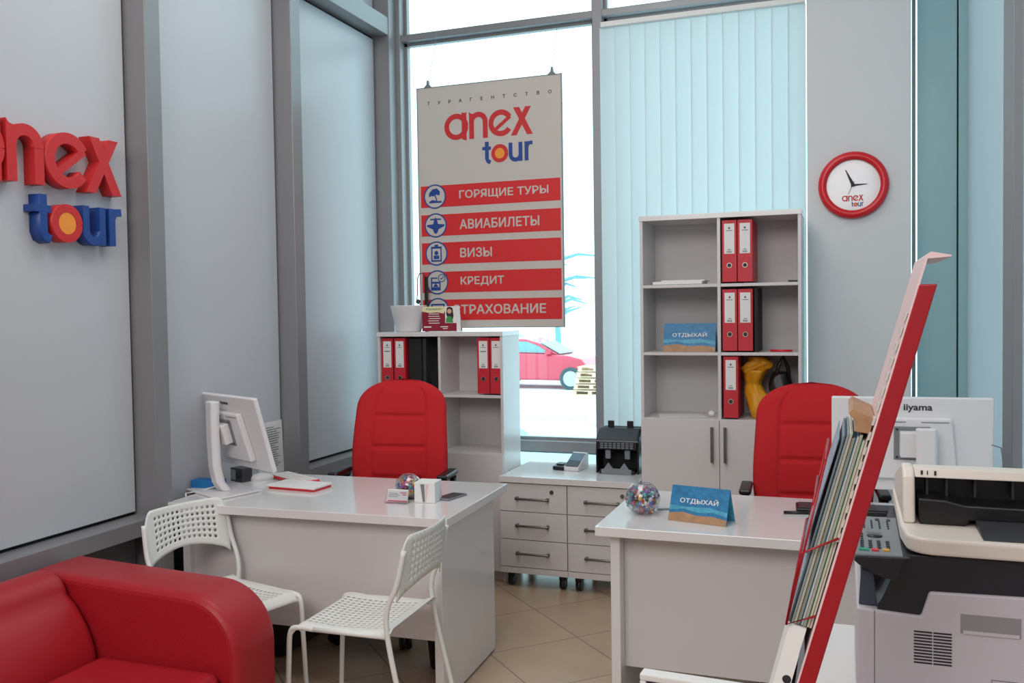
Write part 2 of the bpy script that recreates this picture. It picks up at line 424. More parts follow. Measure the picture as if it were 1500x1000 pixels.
for k in range(5):
    q = B()
    for i in range(5): q.box(-.5, .5, -.4 + i * .18, -.3 + i * .18, .10, .125)
    for i in (-1, 0, 1): q.box(i * .43 - .05, i * .43 + .05, -.4, .42, .02, .10)
    for i in range(3): q.box(-.5, .5, -.4 + i * .36, -.3 + i * .36, 0, .02)
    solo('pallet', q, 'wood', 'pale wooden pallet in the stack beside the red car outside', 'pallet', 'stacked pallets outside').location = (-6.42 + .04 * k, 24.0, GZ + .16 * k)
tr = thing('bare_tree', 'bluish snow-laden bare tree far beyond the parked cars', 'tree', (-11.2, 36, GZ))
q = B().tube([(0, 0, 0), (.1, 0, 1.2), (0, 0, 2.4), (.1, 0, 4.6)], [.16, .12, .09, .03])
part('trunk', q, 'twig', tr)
q = B()
for k in range(26):
    h = 1.6 + random.random() * 2.8; a = random.random() * 2 * PI; l = .8 + random.random() * 1.3
    e = (l * math.cos(a), l * math.sin(a), h + .5 * random.random()); q.tube([(.05, 0, h), (e[0] * .5, e[1] * .5, h + .25), e], [.09, .06, .02], 5)
part('branches', q, 'twig', tr)
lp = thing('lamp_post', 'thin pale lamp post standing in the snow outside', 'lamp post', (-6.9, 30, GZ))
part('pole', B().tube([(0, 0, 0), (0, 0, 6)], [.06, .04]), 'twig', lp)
part('lamp_head', B().box(-.5, .05, -.06, .06, 5.95, 6.03), 'twig', lp, bevel=.01)

# ------------------------------------------------------------------ VERTICAL BLIND
vb = thing('vertical_blind', 'white vertical blind drawn across the right-hand window', 'blind', (-.77, 5.2, 0))
part('headrail', B().box(-1.318, -.195, 5.17, 5.215, 3.165, 3.195), 'wmetal', vb, world=True, bevel=.003)
n = 13; x0 = -1.325; st = (1.325 - .195) / n
for k in range(n):
    c = x0 + st * (k + .5); h = st * .53
    b = B(); V = b.grid(6, 10, lambda u, v: (c + (u - .5) * 2 * h, 5.195 + (u - .5) * .012 + .004 * math.cos((u - .5) * PI), .80 + v * 2.365))
    part('slat', b, 'blind', vb, world=True)

# ------------------------------------------------------------------ HANGING POSTER
ps = thing('hanging_poster', 'tall poster with red banners hanging from two cables in the window', 'poster', (-1.99, 5.1, 1.444))
YP = 5.1
part('board', B().box(-2.457, -1.537, YP, YP + .012, 1.444, 2.907), 'poster', ps, world=True)
b = B(); b.box(-2.461, -2.456, YP - .002, YP + .014, 1.442, 2.909); b.box(-1.538, -1.533, YP - .002, YP + .014, 1.442, 2.909); b.box(-2.461, -1.533, YP - .002, YP + .014, 2.905, 2.909); b.box(-2.461, -1.533, YP - .002, YP + .014, 1.441, 1.445)
part('frame', b, 'grey', ps, world=True)
for x in (-2.385, -1.592):
    part('cable', B().cyl((x, YP + .006, 2.93), (x, YP + .15, 3.285), .0015, 6), 'grey', ps, world=True)
    part('clamp', B().prism([(x - .03, 2.905), (x + .03, 2.905), (x + .008, 2.925), (x + .005, 2.95), (x - .005, 2.95), (x - .008, 2.925)], YP - .004, YP + .016), 'grey', ps, world=True)
text('heading', (' ' * 6).join('ТУРАГЕНТСТВО'), 'ink', ps, frame_back(-2.39, YP, 2.80), w=.795, h=.021, bold=.015)
logo(frame_back(-2.275, YP - .0002, 2.575), .1635, .0012, ps)
rows = [(2.179, 2.31, 'ГОРЯЩИЕ ТУРЫ', .567), (2.004, 2.134, 'АВИАБИЛЕТЫ', .508), (1.832, 1.963, 'ВИЗЫ', .207), (1.658, 1.785, 'КРЕДИТ', .282), (1.489, 1.615, 'СТРАХОВАНИЕ', .60)]
for i, (z0, z1, s, w) in enumerate(rows):
    bn = part('banner', B().box(-2.443, -1.549, YP - .0012, YP + .001, z0, z1), 'banner', ps, world=True)
    x = -2.188 if i < 4 else -2.245
    text('banner_text', s, 'poster', bn, frame_back(x, YP - .0012, z0 + .036), w=w, h=.058, bold=.018)
    cz = (z0 + z1) / 2
    cx = -2.349 + .002 * i
    F = frame_back(cx, YP - .001, cz)
    dsc = part('icon_disc', B(F).disc((0, 0), .073, 0, .001), 'poster', ps, world=True)
    part('icon_ring', B(F).disc((0, 0), .074, 0, .0018, 40, .066), 'logo_blue', dsc, world=True)
    g = B(F); d = .002
    if i == 0:
        g.prism([(.03, .005), (.035, .028), (.015, .048), (-.015, .045), (-.038, .022), (-.04, -.002), (-.022, .004), (-.008, .002), (.008, .012)], 0, d, 'z')
        g.strip([(.0, .01), (.014, -.03)], .007, 0, d); g.strip([(-.038, -.034), (.045, -.034)], .011, 0, d); g.prism([(-.035, -.03), (-.018, -.02), (.01, -.026), (.01, -.03)], 0, d, 'z')
    elif i == 1:
        g.prism([(0, .050), (.007, .040), (.017, .005), (.018, -.028), (.010, -.046), (0, -.052), (-.010, -.046), (-.018, -.028), (-.017, .005), (-.007, .040)], 0, d, 'z')
        g.prism([(-.060, .004), (-.018, .008), (.018, .008), (.060, .004), (.058, -.006), (.018, -.024), (-.018, -.024), (-.058, -.006)], 0, d, 'z')
        g.box(-.036, -.004, .032, .041, 0, d); g.box(.004, .036, .032, .041, 0, d)
    elif i == 2:
        for q in ((-.035, -.027, -.05, .038), (.027, .035, -.05, .038), (-.035, .035, .03, .042), (-.035, .035, -.05, -.04), (-.012, .012, .04, .054), (-.018, .018, -.034, -.012)): g.box(*q, 0, d)
        g.disc((0, .003), .013, 0, d, 16)
    elif i == 3:
        for q in ((-.042, -.034, -.05, .03), (-.042, .0, .022, .03), (-.042, .022, -.05, -.03), (.014, .022, -.05, -.005), (-.042, .022, -.008, .004)): g.box(*q, 0, d)
        g.disc((.03, .025), .025, 0, d, 24, .02); g.strip([(.02, .026), (.028, .017), (.043, .035)], .006, 0, d); g.prism([(-.028, -.028), (-.01, -.006), (.01, -.028)], 0, d, 'z')
    else:
        for q in ((-.045, .045, .028, .038), (-.045, -.035, -.035, .038), (.035, .045, -.035, .038), (-.02, .02, -.01, .015), (-.045, .045, -.035, -.026)): g.box(*q, 0, d)
    stagger(g.bm, Vector((0, -1, 0)))
    part('icon_symbol', g, 'logo_blue', dsc, world=True)

# ------------------------------------------------------------------ WALL LOGO
wg = thing('wall_logo_sign', 'large raised red and blue lettering mounted on the left wall panel', 'sign', (WX, 2.6, 2.0))
logo(frame_left(WX, 2.195, 2.024), .217, .055, wg)

# ------------------------------------------------------------------ CLOCK
ck = thing('wall_clock', 'round wall clock with thick red rim on the white column', 'clock', (.045, 5.2, 2.179))
part('rim', B().lathe([(.135, -.012), (.134, -.03), (.14, -.04), (.155, -.044), (.168, -.038), (.176, -.025), (.176, 0), (.12, 0)], (.045, 5.2, 2.179), 64, 'y'), 'red_plastic', ck, world=True)
part('dial', B().cyl((.045, 5.199, 2.179), (.045, 5.185, 2.179), .137, 48), 'clockface', ck, world=True)
F = frame_back(.045, 5.185, 2.179)
part('hour_hand', B(F).prism([(-.012, -.007), (.07, .001), (.072, .004), (-.01, .006)], .001, .003, 'z'), 'ink', ck, world=True)
part('minute_hand', B(F).prism([(.004, -.008), (.008, .004), (-.036, .082), (-.04, .082), (-.008, -.004)], .004, .006, 'z'), 'ink', ck, world=True)
part('second_hand', B(F).strip([(.006, .02), (-.025, -.048)], .0022, .007, .008), 'ink', ck, world=True)
part('hub', B(F).disc((0, 0), .008, .001, .009, 16), 'ink', ck, world=True)
logo(frame_back(-.011, 5.1848, 2.095), .0312, .0012, ck)

# ------------------------------------------------------------------ BINDERS
def make_binder(label, group, kind=0):
    r = thing('ring_binder', label, 'binder', (0, 0, 0), 0, group)
    b = B(); b.box(-.0375, .0375, 0, .003, 0, .318); b.box(-.0375, -.0350, 0, .285, 0, .318); b.box(.0350, .0375, 0, .285, 0, .318)
    part('cover', b, 'red_binder', r, bevel=.0015)
    part('paper_block', B().box(-.028, .028, .03, .28, .006, .30), 'paper', r)
    l = part('spine_label', B().box(-.026, .026, -.001, 0, .145, .30), 'paper', r, label='white spine label')
    b = B(); F = frame_back(0, -.001, 0); b = B(F)
    b.prism([(-.006, .276), (0, .284), (.006, .276), (0, .270)], 0, .0005, 'z'); b.box(-.016, .016, .262, .265, 0, .0005)
    if kind == 1: b.box(-.018, .018, .238, .243, 0, .0005)
    b.box(-.008, .008, .165, .168, 0, .0005)
    for k in range(7): b.box(-.012 + k * .0035, -.010 + k * .0035, .150, .160, 0, .0005)
    part('label_print', b, 'print', l)
    part('finger_ring', B(F).disc((0, .085), .0135, 0, .0025, 24, .010), 'steelring', r)
    part('finger_hole', B(F).disc((0, .085), .0105, -.001, .0008, 20), 'ink', r)
    return r
Zs = [1.673, 1.317, .969]
b0 = make_binder('leftmost red ring binder on the top shelf of the tall bookcase', 'red ring binders in the tall bookcase')
b0.location = (-.5575, 4.815, Zs[0])
dup(b0, (-.479, 4.815, Zs[0]), 0, 'second red ring binder on the top shelf of the tall bookcase')
dup(b0, (-.5575, 4.815, Zs[1]), 0, 'left red ring binder on the middle shelf of the tall bookcase')
dup(b0, (-.479, 4.815, Zs[1]), 0, 'right red ring binder on the middle shelf, beside a black folder')
dup(b0, (-.5545, 4.815, Zs[2]), 0, 'single red ring binder left of the yellow bag in the tall bookcase')
g2 = 'red ring binders in the low bookcase'
b1 = make_binder('red ring binder at the far left end of the low bookcase', g2, 1); b1.location = (-2.546, 4.815, 1.071)
dup(b0, (-2.464, 4.815, 1.071), 0, 'red ring binder between the leftmost binder and black folders in low bookcase', g2)
dup(b1, (-1.934, 4.815, 1.071), 0, 'left one of the two red ring binders at right end of low bookcase', g2)
dup(b0, (-1.856, 4.815, 1.071), 0, 'rightmost red ring binder of the low bookcase', g2)

# ------------------------------------------------------------------ BOOKCASES
def bookcase(name, label, x0, x1, y0, y1, H, shelves, mid, doorz, hz):
    r = thing(name, label, 'bookcase', ((x0 + x1) / 2, (y0 + y1) / 2, 0)); T = .016
    k = dict(world=True, bevel=.0012)
    part('top', B().box(x0 - .003, x1 + .003, y0 - .005, y1, H - .026, H), 'lam', r, **k)
    for xa in (x0, x1 - T): part('side_panel', B().box(xa, xa + T, y0, y1, 0, H - .026), 'lam_d', r, **k)
    part('divider', B().box(mid - T / 2, mid + T / 2, y0 + .002, y1 - .01, .06, H - .026), 'lam_d', r, **k)
    part('back_panel', B().box(x0 + T, x1 - T, y1 - .008, y1 - .002, .06, H - .026), 'lam_in', r, **k)
    for z in shelves:
        for a, b in ((x0 + T, mid - T / 2), (mid + T / 2, x1 - T)): part('shelf', B().box(a, b, y0 + .003, y1 - .01, z - T, z), 'lam_d', r, **k)
    part('plinth', B().box(x0 + T, x1 - T, y0 + .03, y0 + .045, 0, .06), 'lam_d', r, **k)
    part('bottom_shelf', B().box(x0 + T, x1 - T, y0 + .02, y1 - .01, .06, .076), 'lam_d', r, **k)
    for i, (a, b) in enumerate(((x0 + .002, mid - .0015), (mid + .0015, x1 - .002))):
        d = part('door', B().box(a, b, y0 - .018, y0 - .001, .065, doorz), 'lam_d', r, **k)
        hx = b - .042 if i == 0 else a + .022
        bb = B(); bb.box(hx, hx + .014, y0 - .046, y0 - .036, hz - .185, hz); bb.box(hx + .001, hx + .013, y0 - .04, y0 - .017, hz - .18, hz - .168); bb.box(hx + .001, hx + .013, y0 - .04, y0 - .017, hz - .017, hz - .005)
        part('handle', bb, 'handle', d, **k)
    return r
bookcase('bookcase', 'tall white bookcase with two doors, standing before the vertical blind', -1.022, -.203, 4.8, 5.14, 2.03, [1.665, 1.309, .961], -.61, .957, .925)
bookcase('bookcase', 'low white bookcase behind the left desk, under the hanging poster', -2.603, -1.81, 4.8, 5.08, 1.425, [1.063, .735], -2.203, .728, .70)
# contents of the tall bookcase
solo('paper_stack', B(Matrix.Rotation(0, 4, 'Z')).box(-.96, -.70, 4.83, 5.03, 1.667, 1.683).box(-.92, -.69, 4.86, 5.04, 1.683, 1.690), 'paper', 'flat stack of white papers on the top left shelf of the tall bookcase', 'papers', bevel=.002)
def tent_card(label, loc, rz, w, h, dp):
    r = thing('tent_card', label, 'card', loc, rz)
    # front faces -Y, leaning back
    def pl(y, z): return None
    F = Matrix.Translation((0, -dp / 2, 0)) @ Matrix.Rotation(-math.atan2(dp / 2, h), 4, 'X') @ frame_back(0, 0, 0)
    L = math.hypot(h, dp / 2)
    f = part('front', B(F).box(-w / 2, w / 2, 0, L, -.001, 0), 'sea', r)
    part('sky_print', B(F).box(-w / 2, w / 2, L * .62, L, 0, .0006), 'sea', f)
    q = B(F); q.prism([(-w / 2, L * .30), (-w * .25, L * .36), (0, L * .28), (w * .25, L * .33), (w / 2, L * .24), (w / 2, L * .36), (w * .2, L * .45), (-w * .2, L * .42), (-w / 2, L * .44)], 0, .0007, 'z')
    part('wave_print', q, 'sea2', f)
    q = B(F); q.prism([(-w / 2, 0), (w / 2, 0), (w / 2, L * .16), (w * .25, L * .22), (0, L * .2), (-w * .25, L * .27), (-w / 2, L * .22)], 0, .0009, 'z')
    part('sand_print', q, 'sand', f)
    me = text('card_text', 'ОТДЫХАЙ', 'paper', f, F @ Matrix.Translation((-w * .33, L * .5, .0006)), w=w * .66, h=L * .19, bold=.012, world=False)
    G = Matrix.Translation((0, dp / 2, 0)) @ Matrix.Rotation(math.atan2(dp / 2, h), 4, 'X') @ frame_back(0, 0, 0)
    part('rear', B(G).box(-w / 2, w / 2, 0, L, 0, .001), 'sea2', r)
    return r
tent_card('blue seascape tent card on the middle left shelf of the tall bookcase', (-.775, 4.9, 1.3095), 0, .275, .15, .10)
solo('loose_paper', B(Matrix.Translation((-.83, 4.93, .9615)) @ Matrix.Rotation(.25, 4, 'Z')).box(-.12, .12, -.08, .08, 0, .002), 'paper', 'white sheet of paper on the lowest open left shelf of the bookcase', 'paper')
solo('crumpled_paper', B().ball((-.665, 4.9, .979), .017, 8, 1.2, 1, 1), 'paper', 'small crumpled paper ball on the lowest open left shelf', 'paper')
solo('black_folder', B().box(-.436, -.418, 4.83, 5.1, 1.310, 1.64), 'black_m', 'black folder standing beside the middle shelf binders', 'folder', bevel=.002)
solo('red_pen', B().cyl((-.36, 4.87, 1.316), (-.25, 4.86, 1.316), .006, 10), 'red_plastic', 'red pen lying on the middle right shelf of the tall bookcase', 'pen')
solo('dark_card', B().box(-.27, -.225, 4.84, 4.9, 1.6665, 1.676), 'dgrey', 'small dark object at right end of the top shelf', 'box', bevel=.002)
# bags
def blob(c, sx, sy, h, prof, n=28, wob=.1, seed=1):
    rnd = random.Random(seed); ph = [rnd.random() * 6.28 for _ in range(8)]
    b = B(); rings = []
    m = len(prof) * 3
    for j in range(m + 1):
        t = j / m; k = t * (len(prof) - 1); i = min(int(k), len(prof) - 2); rr = prof[i] + (prof[i + 1] - prof[i]) * (k - i)
        ring = []
        for a in range(n):
            A = 2 * PI * a / n
            w = 1 + wob * math.sin(3 * A + ph[0] + 4 * t) + wob * .7 * math.sin(5 * A + ph[1] - 7 * t) + wob * .5 * math.sin(9 * A + ph[2] + 9 * t)
            ring.append(b.v((c[0] + sx * rr * w * math.cos(A) + .02 * math.sin(5 * t + ph[3]), c[1] + sy * rr * w * math.sin(A), c[2] + h * t)))
        rings.append(ring)
    for p, q in zip(rings, rings[1:]):
        for a in range(n): b.face([p[a], p[(a + 1) % n], q[(a + 1) % n], q[a]], True)
    b.face(rings[0][::-1]); b.face(rings[-1])
    return b
yb = thing('plastic_bag', 'crumpled yellow plastic bag on a lower shelf beside a red binder', 'bag', (-.445, 4.92, .9615))
part('bag_body', blob((-.428, 4.925, .9625), .068, .085, .25, [.75, 1.0, 1.0, .85, .7, .55, .75, .9], wob=.09, seed=4), 'yellow', yb, world=True)
part('bag_top', blob((-.434, 4.94, 1.195), .068, .06, .085, [.8, 1, .9, .6], wob=.16, seed=8), 'yellow', yb, world=True)
kb = thing('handbag', 'black bag slumped at right end of the lower shelf behind the office chair', 'bag', (-.305, 4.94, .9615))
part('bag_body', blob((-.297, 4.94, .9625), .075, .10, .24, [.9, 1, 1, .9, .75, .5], wob=.05, seed=2), 'black', kb, world=True)
part('strap', B().tube([(-.34, 4.9, 1.14), (-.32, 4.89, 1.24), (-.30, 4.9, 1.285), (-.275, 4.9, 1.23), (-.265, 4.91, 1.13)], .010, 8), 'black', kb, world=True)
solo('black_strap', B().tube([(-.405, 4.835, .975), (-.38, 4.82, .972), (-.35, 4.82, .970)], .008, 8), 'black', 'short black strap end lying in front of the yellow bag', 'strap')
# contents of the low bookcase
solo('black_folder', B().box(-2.415, -2.332, 4.835, 5.06, 1.064, 1.385), 'black_m', 'thick black folder beside the two left binders in the low bookcase', 'folder', bevel=.002)
solo('black_folder', B().box(-2.330, -2.308, 4.845, 5.06, 1.064, 1.387), 'dgrey', 'thin dark grey folder at right of the thick black folder', 'folder', bevel=.002)
ds = thing('webcam_stand', 'small black upright device at right of the black folders, low bookcase', 'device', (-2.256, 4.87, 1.0635))
part('body', B().box(-2.284, -2.229, 4.85, 4.89, 1.085, 1.194), 'black', ds, world=True, bevel=.005)
part('base', B().box(-2.276, -2.237, 4.845, 4.895, 1.064, 1.086), 'black_m', ds, world=True, bevel=.003)
# things on top of the low bookcase
vs = thing('plastic_pot', 'tapered white plastic pot on top of the low bookcase', 'pot', (-2.452, 4.92, 1.4255))
part('pot', B().lathe([(0, 0), (.072, 0), (.075, .004), (.108, .150), (.110, .156), (.104, .156), (.07, .01), (0, .01)], (0, 0, 0), 40), 'mon', vs)
gd = thing('gooseneck_device', 'slender black device with a wire loop behind the white pot', 'device', (-2.40, 5.035, 1.4255))
part('body', B().box(-2.400, -2.378, 5.03, 5.045, 1.4255, 1.755), 'black', gd, world=True, bevel=.004)
part('wire_loop', B().tube([(-2.385, 5.03, 1.74), (-2.40, 5.02, 1.775), (-2.425, 5.02, 1.775), (-2.440, 5.02, 1.74), (-2.440, 5.02, 1.66), (-2.446, 5.02, 1.61), (-2.42, 5.025, 1.58), (-2.39, 5.03, 1.57)], .003, 6), 'black', gd, world=True)
part('clip', B().ball((-2.432, 5.01, 1.605), .015, 10), 'dgrey', gd, world=True)
lf = thing('leaflet_card', 'maroon folded advertising card standing on the low bookcase', 'card', (-2.245, 4.93, 1.4255))
F = frame_back(-2.355, 4.90, 1.4265)
f0 = part('front', B(F).box(0, .222, 0, .146, -.001, 0), 'maroon', lf, world=True)
part('top_print', B(F).prism([(0, .118), (.05, .108), (.10, .112), (.14, .104), (.15, .12), (.15, .146), (0, .146)], 0, .0006, 'z'), 'cream', f0, world=True)
part('photo_print', B(F).prism([(.15, .048), (.222, .048), (.222, .146), (.15, .146)], 0, .0005, 'z'), 'paper', f0, world=True)
part('footer_print', B(F).box(0, .222, 0, .042, 0, .0007), 'maroon', f0, world=True)
part('portrait_hair', B(F).prism([(.157, .10), (.162, .138), (.18, .144), (.198, .136), (.204, .09), (.198, .066), (.168, .075)], 0, .0009, 'z'), 'hair', f0, world=True)
part('portrait_face', B(F).disc((.178, .117), .014, 0, .0012, 20), 'skin', f0, world=True)
part('portrait_shirt', B(F).prism([(.155, .05), (.156, .075), (.172, .09), (.192, .085), (.202, .05)], 0, .0011, 'z'), 'greenp', f0, world=True)
q = B(F)
for k in range(5): q.box(.045 - .004 * (k % 2), .11 + .004 * (k % 3), .100 - k * .0135, .104 - k * .0135, 0, .001)
q.box(.012, .06, .022, .029, 0, .0012); q.box(.12, .168, .024, .029, 0, .0012); q.box(.135, .165, .014, .018, 0, .0012)
part('text_lines', q, 'paper', f0, world=True)
text('title_print', 'Кредит', 'greenp', f0, frame_back(-2.325, 4.8993, 1.550), w=.10, h=.014, bold=.01)
part('rear', B().prism([(4.902, 1.5725), (4.955, 1.4265), (4.957, 1.4265), (4.904, 1.5725)], -2.353, -2.118, 'x'), 'paper', lf, world=True)
part('side_flap', B(frame_back(-2.133, 4.9005, 1.4265)).prism([(0, 0), (.028, 0), (.02, .146), (0, .146)], -.001, 0, 'z'), 'paper', lf, world=True)
solo('window_stick', B().cyl((-2.41, 5.21, .74), (-2.41, 5.21, 1.40), .003, 6), 'grey', 'thin grey rod standing behind the low bookcase', 'rod') if False else None

# ------------------------------------------------------------------ DRAWER PEDESTALS
def pedestal():
    r = thing('drawer_pedestal', 'white three-drawer pedestal on casters, next to the low bookcase', 'drawer unit', (-1.613, 4.95, 0), 0, 'drawer pedestals')
    w = .1955; k = dict(bevel=.0012)
    part('carcass', B().box(-w, w, -.22, .23, .085, .59), 'lam_d', r, **k)
    part('base_board', B().box(-w, w, -.236, -.22, .085, .118), 'lam_d', r, **k)
    for i, (z0, z1) in enumerate(((.122, .272), (.276, .428), (.432, .586))):
        d = part('drawer', B().box(-w + .002, w - .002, -.238, -.2205, z0, z1), 'lam_d', r, **k)
        zc = (z0 + z1) / 2 - .0 + (.005 if i < 2 else -.002)
        bb = B(); bb.cyl((-.095, -.264, zc), (.095, -.264, zc), .0065, 10)
        for x in (-.088, .088): bb.box(x - .007, x + .007, -.268, -.237, zc - .008, zc + .008)
        part('handle', bb, 'handle', d, bevel=.001)
    part('lock', B().cyl((.11, -.245, .548), (.11, -.237, .548), .011, 16), 'handle', r)
    for x in (-.15, .15):
        for y in (-.17, .17):
            c = part('caster', B().cyl((x - .014, y, .032), (x + .014, y, .032), .032, 18), 'black', r)
            part('caster_mount', B().box(x - .02, x + .02, y - .02, y + .02, .05, .086), 'black', c, bevel=.003)
    return r
pd = pedestal()
dup(pd, (-1.22, 4.95, 0), 0, 'white three-drawer pedestal on casters, next to the tall bookcase')
solo('cabinet_top', B().box(-1.806, -1.026, 4.70, 5.25, .5925, .6255), 'lam', 'glossy white top board laid across the two drawer pedestals', 'worktop', bevel=.0015)
# card terminal
ct = thing('card_terminal', 'grey card payment terminal with dark screen on the white top board', 'card terminal', (-1.45, 5.02, .626), R(-8))
Q = [(-.075, 0), (.075, 0), (.075, .085), (.055, .09), (-.075, .022)]
part('body', B().prism(Q, -.045, .045, 'x'), 'mon', ct, bevel=.004)
sl = math.atan2(.068, .13)
T = Matrix.Translation((0, -.075, .022)) @ Matrix.Rotation(sl, 4, 'X')
part('screen', B(T).box(-.04, .04, .06, .135, .001, .003), mat('terminal_screen', (70, 90, 110), .08), ct)
q = B(T)
part('keypad', q.box(-.04, .04, .006, .056, .001, .004), 'black', ct, bevel=.001)
cs = thing('card_reader', 'small black card reader left of the payment terminal', 'card reader', (-1.535, 5.0, .626), R(-8))
part('body', B().prism([(-.045, 0), (.045, 0), (.045, .035), (-.045, .022)], -.035, .035, 'x'), 'black', cs, bevel=.006)
part('keys', B().box(-.022, .022, -.02, .02, .028, .033), 'dgrey', cs, bevel=.001)
# banknote counter
nc = thing('banknote_counter', 'black banknote counting machine on the white top board', 'money counter', (-1.19, 5.035, .626))
k = dict(bevel=.004)
part('side_wall', B().prism([(-.10, 0), (.12, 0), (.12, .24), (-.02, .24), (-.09, .19), (-.10, .13)], -.122, -.112, 'x'), 'black', nc, **k)
part('side_wall', B().prism([(-.10, 0), (.12, 0), (.12, .24), (-.02, .24), (-.09, .19), (-.10, .13)], .112, .122, 'x'), 'black', nc, **k)
part('rear_body', B().box(-.112, .112, .02, .12, 0, .24), 'black_m', nc, **k)
part('control_panel', B().prism([(-.095, .175), (-.095, .19), (-.02, .245), (.02, .245), (.02, .175)], -.113, .113, 'x'), 'dgrey', nc, **k)
part('display_bar', B().box(-.11, .11, -.101, -.094, .135, .178), 'prn_d', nc, bevel=.002)
part('rail', B().box(-.12, .12, -.106, -.096, .178, .184), 'grey', nc, bevel=.001)
q = B()
for j in range(3):
    for i in range(8): q.box(-.095 + i * .024, -.078 + i * .024, -.103, -.100, .141 + j * .012, .149 + j * .012)
part('buttons', q, 'grey', nc)
for x in (-.055, .055):
    part('banknote_guide', B().box(x - .018, x + .018, -.01, 0, .24, .285), 'black', nc, bevel=.003)
    part('roller', B().box(x - .015, x + .015, -.09, -.07, .08, .13), 'grey', nc, bevel=.004)
part('stacker', B().prism([(-.085, .0), (.085, 0), (.085, .028), (.072, .028), (.045, .065), (.02, .032), (-.02, .032), (-.045, .065), (-.072, .028), (-.085, .028)], -.125, -.112), 'kpanel', nc, bevel=.002)
part('tray', B().box(-.1, .1, -.112, -.01, .0, .02), 'black', nc, bevel=.002)

# ------------------------------------------------------------------ DESKS
def desk(name, label, loc, rz, W, D, mod_y, mod_z):
    """origin at front corner nearest the aisle; W may run to -x (left desk) or +x"""
    r = thing(name, label, 'desk', loc, rz); s = 1 if W > 0 else -1; A = abs(W); k = dict(bevel=.002)
    X = lambda a, b: (min(s * a, s * b), max(s * a, s * b))
    part('desktop', B().box(*X(0, A), 0, D, .715, .75), 'lam', r, **k)
    for a in (.045, A - .075): part('side_panel', B().box(*X(a, a + .035), .05, D - .07, .008, .715), 'lam', r, **k)
    part('modesty_panel', B().box(*X(.08, A - .075), mod_y, mod_y + .018, mod_z, .715), 'lam_d', r, **k)
    q = B()
    for a in (.05, A - .07):
        for y in (.07, D - .11): q.box(*X(a, a + .025), y, y + .03, 0, .009)
    part('feet', q, 'black', r)
    return r
desk('office_desk', 'white office desk by the left wall with a monitor at its left end', (-1.425, 3.15, 0), R(2.2), -1.28, .74, .075, .245)
desk('office_desk', 'white office desk on the right, half hidden by the brochure rack', (-.858, 3.2, 0), R(0), 1.42, .715, .12, .20)

# ------------------------------------------------------------------ MONITORS
def monitor(name, label, loc, rz, tilt, colz, brand=False):
    """local: screen faces +Y, back faces -Y; origin = foot centre on desk"""
    r = thing(name, label, 'monitor', loc, rz)
    cx = .04 if brand else 0
    P = [(-.16 + cx, -.11), (.16 + cx, -.11), (.12 + cx, .11), (-.12 + cx, .11)]
    part('foot', B().prism(P, 0, .010, 'z'), 'mon', r, bevel=.004)
    # column: curved
    b = B(); prof = [(-.005, .01, .050), (-.03, .05, .036), (-.045, .12, .033), (-.05, .25, .036), (-.05, colz, .037)]
    pts = []
    rings = []
    for (y, z, w) in prof:
        rings.append([b.v((x + cx, yy, z)) for x, yy in ((-w, y), (-w * .7, y - .022), (w * .7, y - .022), (w, y), (w * .8, y + .018), (-w * .8, y + .018))])
    for p, q in zip(rings, rings[1:]):
        for i in range(6): b.face([p[i], p[(i + 1) % 6], q[(i + 1) % 6], q[i]])
    b.face(rings[0][::-1]); b.face(rings[-1])
    part('column', b, 'mon', r, bevel=.005)
    zc = .275 if not brand else .30
    T = Matrix.Translation((0, .045, zc)) @ Matrix.Rotation(tilt, 4, 'X')
    part('arm', B(T).box(-.042, .042, -.07, -.03, -.045, .045), 'mon', r, bevel=.004)
    part('mount_plate', B(T).box(-.06, .06, -.035, -.028, -.06, .06), 'grey', r, bevel=.003)
    part('rear_housing', B(T).prism([(-.15, -.13), (.15, -.13), (.13, .09), (-.13, .09)], -.03, .0), 'mon', r, bevel=.006)
    sh = part('shell', B(T).box(-.268, .268, .0, .022, -.180, .160), 'mon', r, bevel=.006, seg=3)
    part('screen', B(T).box(-.258, .258, .0215, .0228, -.162, .150), 'screen', r)
    q = B(T); q.box(-.10, -.02, -.001, .0, .118, .126)
    FB = T @ Matrix.Translation((0, -.0005, 0)) @ frame_back(0, 0, 0)
    if brand: text('brand_text', 'iiyama', 'dgrey', sh, FB @ Matrix.Translation((-.025, .106, 0)), w=.095, h=.030, bold=.02, world=False)
    else: text('brand_text', 'iiyama', 'dgrey', sh, FB @ Matrix.Translation((-.05, .115, 0)), w=.07, h=.02, bold=.02, world=False)
    v = B(T); v.box(-.12, -.02, -.0312, -.03, .074, .077); v.box(.03, .12, -.0312, -.03, .074, .077)
    part('vent_slot', v, 'grey', r)
    q = B(T)
    for x in (-.05, .05):
        for z in (-.05, .05): q.cyl((x, -.038, z), (x, -.034, z), .004, 8)
    part('screws', q, 'ink', r)
    return r
monitor('computer_monitor', 'white monitor seen from behind at left end of the left desk', (-2.605, 3.365, .7505), R(-26), R(15), .41)
monitor('computer_monitor', 'white monitor seen from behind on the right desk beyond the printer', (.225, 3.50, .7505), R(3), R(3), .36, True)

